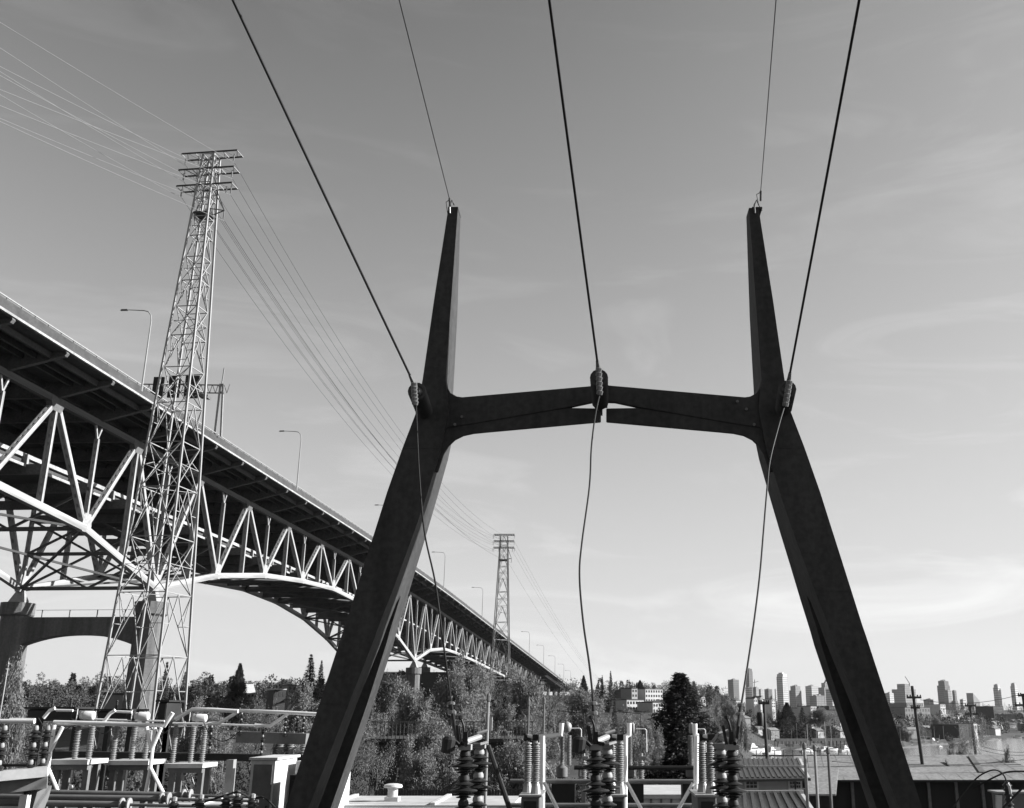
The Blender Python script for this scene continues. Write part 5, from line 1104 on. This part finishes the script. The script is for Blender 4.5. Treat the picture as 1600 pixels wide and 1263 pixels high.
BARE = [deciduous(21, 10, 3.4, 6000, .2, 'leaf', 'birch', .15), deciduous(22, 10, 3.8, 5000, .3, 'leaf', 'bark', .15)]
CON_ = [conifer(31, 14, 3.8, 56000, ragged=.18, ls=.36), conifer(32, 14, 2.6, 7000, ragged=.4), conifer(33, 14, 3.2, 8000, ragged=.35)]
def tree(name, lab, u, vtop, Y, meshes, base_h, wpx=None, group=None, gz_=None):
    t0 = px(u, vtop, Y); g = ground(t0.x, Y) if gz_ is None else gz_; H = (t0.z-g)*(1.09 if base_h == 10.0 else 1.0)
    r = thing(name, lab, 'tree', (t0.x, Y, g-.1), group); s = H/base_h; sx = s
    if wpx: 
        bb = np.array([v.co[:] for v in list(meshes[1].vertices)[::7]]); hw = np.percentile(np.abs(bb[:,0]), 97); sx = (wpx/2/ppm(vtop, Y))/hw
    r.rotation_euler = (0,0,random.uniform(-.6,.6)); r.scale = (1,1,1)
    place('trunk', meshes[0], r, (0,0,0), 0, (sx,sx,s)); place('crown', meshes[1], r, (0,0,0), 0, (sx,sx,s)); return r
TR = [('birch_tree','pale birch just right of the dark left frame leg',612,1108,64,0,90), ('birch_tree','birch with drooping twigs under the bridge pier cap',640,1068,80,1,84), ('birch_tree','tall birch right of the bridge pier cap',700,1046,92,2,80),
 ('birch_tree','tallest birch rising in front of the bridge arch',735,1030,98,3,92), ('birch_tree','round crowned birch left of the far lattice tower',775,1040,104,0,90), ('birch_tree','birch at the foot of the far lattice tower',815,1050,112,1,80),
 ('deciduous_tree','leafless bushy tree below the truss end',862,1078,118,3,90), ('deciduous_tree','leafy tree right of the truss end',908,1072,125,1,96), ('deciduous_tree','low leafy tree under the middle jumper',930,1100,105,0,84),
 ('birch_tree','lower birch left of the left switch',668,1120,58,2,92), ('deciduous_tree','low spreading tree behind the left switch',742,1118,66,1,100), ('deciduous_tree','low tree behind the twin slim rods',812,1112,74,3,100), ('deciduous_tree','bushy tree behind the round headed transformers',880,1120,70,0,96),
 ('deciduous_tree','shaded tree between middle breaker and big conifer',975,1122,120,2,70), ('deciduous_tree','dark tree left of the big conifer foot',1005,1120,125,1,66), ('deciduous_tree','low tree right of the big conifer',1112,1098,150,0,60),
 ('deciduous_tree','bare tree behind the right jumper',1150,1112,170,3,50), ('deciduous_tree','slim tree under the left end of the skyline',1138,1092,240,1,40), ('deciduous_tree','leafy shore tree under the bright white tower',1205,1110,590,0,46), ('deciduous_tree','wispy shore tree under the stepped skyline tower',1275,1106,590,2,44),
 ('birch_tree','wispy birch by the lake pole above the shed roof',1532,1128,112,2,66), ('birch_tree','low bush left of the lake pole above the shed roof',1500,1162,110,1,36), ('birch_tree','thin shrub at the right end of the shed roof',1575,1174,96,3,34),
 ('deciduous_tree','round dark tree on the far shore right of the frame leg',1462,1121,640,1,20), ('deciduous_tree','willowy tree on the far shore right of the frame leg',1444,1119,600,2,28), ('deciduous_tree','small tree by the far shore cottages',1412,1128,560,0,30),
 ('birch_tree','leaning birch at the left edge behind the dark stacks',18,1040,50,2,60), ('deciduous_tree','scrubby tree below the concrete pier at left',60,1120,70,1,90), ('deciduous_tree','shaded scrub between the near tower legs',205,1130,72,0,90), ('deciduous_tree','pale scrub tree right of the near lattice tower',325,1100,75,3,100), ('deciduous_tree','bare scrub tree above the cranked bus tubes',415,1098,85,1,90), ('deciduous_tree','bushy tree against the left side of the frame leg',490,1078,95,0,90), ('birch_tree','birch hanging before the railed terrace, nearest the frame leg',600,1150,48,1,90), ('birch_tree','birch before the middle of the railed terrace',655,1160,50,3,100), ('birch_tree','birch before the right part of the railed terrace',715,1150,52,0,100), ('deciduous_tree','scrub before the railed terrace left of the twin rods',790,1155,50,2,100), ('deciduous_tree','low scrub left of the white cabinet',365,1140,60,2,90), ('deciduous_tree','small scrub behind the white cabinet',452,1136,62,3,80)]
for i, (nm, lab, u, v, Y, k, wpx) in enumerate(TR):
    ms = (DEC[k] if i % 4 else BARE[k % 2]) if nm != 'deciduous_tree' else (DEC[k] if i % 3 else BARE[k % 2]); tree(nm, lab, u, v, Y, ms, 10.0, wpx, 'spring trees beyond the yard')
CF = [('broad dark conifer towering in the centre right of the yard',1062,1045,130,0,150), ('tall dark spruce above the left ridge',487,1020,420,1,30), ('pointed spruce beside the taller one on the left ridge',503,1030,440,2,18), ('dark conifer on the left ridge above the white roofed house',376,1034,400,0,32), ('small conifer on the left ridge near the tower',290,1048,420,2,20),
 ('narrow cypress on the central hill, right of two',954,1047,470,1,11), ('narrow cypress on the central hill, left of two',941,1054,470,1,9), ('dark rounded conifer left of the cypresses',912,1054,480,0,18), ('dark cypress beside the lower white apartments',960,1083,330,1,10), ('broad shore conifer under the bright white tower',1229,1096,585,0,34), ('second shore conifer right of the broad one',1253,1104,585,2,24), ('third shore conifer left of the broad one',1216,1108,585,1,18), ('small conifer on the hill right of the big conifer',1108,1078,520,2,12), ('dark conifer between the near tower and the ridge houses',262,1030,190,2,26), ('flat topped dark pine above the white apartments',1000,1062,560,0,18)]
for lab, u, v, Y, k, wpx in CF: tree('conifer_tree', lab, u, v, Y, CON_[k], 14.0, wpx, 'conifers')

# woods that read as one mass
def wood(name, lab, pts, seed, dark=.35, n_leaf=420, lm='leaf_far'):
    rg = np.random.default_rng(seed); C = []; Dr = []; Sz = []; C2 = []; D2 = []; S2 = []
    for (x, y, H, W) in pts:
        g = ground(x, y); con = rg.random() < dark; n = n_leaf
        if con:
            t_ = rg.random(n)**1.3; R = W*.55*(1-t_)+.2; a = rg.uniform(0,6.28,n); q = rg.uniform(.5,1,n); P = np.stack([x+np.cos(a)*R*q, y+np.sin(a)*R*q, g+H*1.15*(.05+.95*t_)], 1); dd = np.stack([np.cos(a), np.sin(a), -.3+0*a], 1)+rg.normal(0,.4,(n,3)); C2.append(P); D2.append(dd); S2.append(rg.uniform(.6,1.3,n)*W*.22)
        else:
            nb = 7; bc = rg.normal(0,1,(nb,3))*np.array([W*.42,W*.42,H*.20])+np.array([0,0,H*.58]); bi = rg.integers(0,nb,n); v = rg.normal(0,1,(n,3)); v /= np.linalg.norm(v,axis=1)[:,None]; P = bc[bi]+v*(W*.36)*rg.uniform(.6,1.05,n)[:,None]; P[:,2] = np.clip(P[:,2], .05*H, None); P += np.array([x,y,g]); C.append(P); Dr.append(v+rg.normal(0,.6,(n,3))); Sz.append(rg.uniform(.5,1.2,n)*W*.14)
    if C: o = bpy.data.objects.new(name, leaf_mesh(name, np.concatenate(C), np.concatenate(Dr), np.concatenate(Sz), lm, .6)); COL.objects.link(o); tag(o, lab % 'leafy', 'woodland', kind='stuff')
    if C2: o = bpy.data.objects.new(name, leaf_mesh(name, np.concatenate(C2), np.concatenate(D2), np.concatenate(S2), 'leaf_dark', .5)); COL.objects.link(o); tag(o, lab % 'evergreen', 'woodland', kind='stuff')
def scatter(n, r0, r1, y0, y1, h0, h1, seed):
    rg = np.random.default_rng(seed); out = []
    for _ in range(n):
        y = math.sqrt(rg.uniform(y0*y0, y1*y1)); x = rg.uniform(r0, r1)*y; H = rg.uniform(h0, h1); out.append((x, y, H, H*rg.uniform(.38,.6)))
    return out
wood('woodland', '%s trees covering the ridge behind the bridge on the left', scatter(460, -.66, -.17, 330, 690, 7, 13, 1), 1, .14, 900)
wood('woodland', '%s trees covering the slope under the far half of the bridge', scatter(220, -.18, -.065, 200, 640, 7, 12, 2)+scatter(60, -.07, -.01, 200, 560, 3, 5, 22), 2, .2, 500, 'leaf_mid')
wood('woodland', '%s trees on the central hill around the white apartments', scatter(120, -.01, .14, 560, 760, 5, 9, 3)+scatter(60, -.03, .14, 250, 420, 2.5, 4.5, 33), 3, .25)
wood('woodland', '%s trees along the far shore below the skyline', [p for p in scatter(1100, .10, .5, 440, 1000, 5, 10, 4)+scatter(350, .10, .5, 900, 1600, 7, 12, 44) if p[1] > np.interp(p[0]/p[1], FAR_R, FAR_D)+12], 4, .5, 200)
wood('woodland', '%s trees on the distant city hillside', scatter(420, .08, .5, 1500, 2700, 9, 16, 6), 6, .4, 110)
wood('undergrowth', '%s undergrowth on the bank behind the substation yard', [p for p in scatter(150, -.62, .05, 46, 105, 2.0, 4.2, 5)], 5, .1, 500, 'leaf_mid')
# rows of small houses and moored craft too small to tell apart along the shore
rg = np.random.default_rng(9); mb = MB(); mbd = MB()
for _ in range(260):
    rr_ = rg.uniform(.12, .5); df = float(np.interp(rr_, FAR_R, FAR_D)); y = df + rg.uniform(15, 900)**1.0; x = rr_*y; g = ground(x, y); w_, d_, h_ = rg.uniform(4,8), rg.uniform(4,8), rg.uniform(3,5.5)
    tmp = MB().box((-w_/2, -d_/2, g-1), (w_/2, d_/2, g+h_)); tr_ = MB().prismx([(-d_/2-.4, g+h_+.01), (d_/2+.4, g+h_+.01), (0, g+h_+1.4)], -w_/2-.4, w_/2+.4); an = rg.uniform(.2, .9); ca, sa = math.cos(an), math.sin(an)
    for q_, dst in ((tmp, mb if rg.random() < .55 else mbd), (tr_, mbd)): dst.add([(x+a*ca-b_*sa, y+a*sa+b_*ca, z) for a, b_, z in q_.v], q_.f)
for q, m_, l in ((mb, 'house_w', 'pale'), (mbd, 'house_g', 'grey')): tag(q.build('distant_houses', m_), 'scattered small %s houses on the far shore and hillside' % l, 'houses', kind='stuff')
mb = MB()
for _ in range(90):
    rr_ = rg.uniform(.13, .48); df = float(np.interp(rr_, FAR_R, FAR_D)); y = df-22-rg.uniform(0, 26); x = rr_*y; L = rg.uniform(4,9); mb.hexa([(x,y,-.1),(x+L,y,-.1),(x+L,y+2.6,-.1),(x,y+2.6,-.1),(x-.3,y-.2,1.0),(x+L+1,y+.8,1.3),(x+L+1,y+1.8,1.3),(x-.3,y+2.8,1.0)]); mb.hexa([(x+L*.2,y+.4,1.0),(x+L*.7,y+.4,1.1),(x+L*.7,y+2.2,1.1),(x+L*.2,y+2.2,1.0),(x+L*.25,y+.5,2.4),(x+L*.6,y+.5,2.4),(x+L*.6,y+2.1,2.4),(x+L*.25,y+2.1,2.4)])
    if rg.random() < .45: mb.box((x+L*.5,y+1.2,1),(x+L*.5+.14,y+1.34,rg.uniform(8,13)))
tag(mb.build('moored_craft', 'hull'), 'crowded row of tiny moored craft along the far shore', 'boats', kind='stuff')
# ---------------------------------------------------------------- a little haze over the far city
hz = MB().box((-3000, -80, -4), (4500, 7000, 420)); ho = hz.build('haze', 'glass'); tag(ho, 'thin pale haze filling the air to the horizon', 'haze', kind='stuff')
hm = bpy.data.materials.new('haze_air'); hm.use_nodes = True; t = hm.node_tree; t.nodes.clear()
pv = t.nodes.new('ShaderNodeVolumePrincipled'); pv.inputs['Color'].default_value = (.9,.9,.9,1); pv.inputs['Density'].default_value = 1.6e-5; pv.inputs['Anisotropy'].default_value = .3
om = t.nodes.new('ShaderNodeOutputMaterial'); t.links.new(pv.outputs[0], om.inputs['Volume']); ho.data.materials.clear(); ho.data.materials.append(hm)
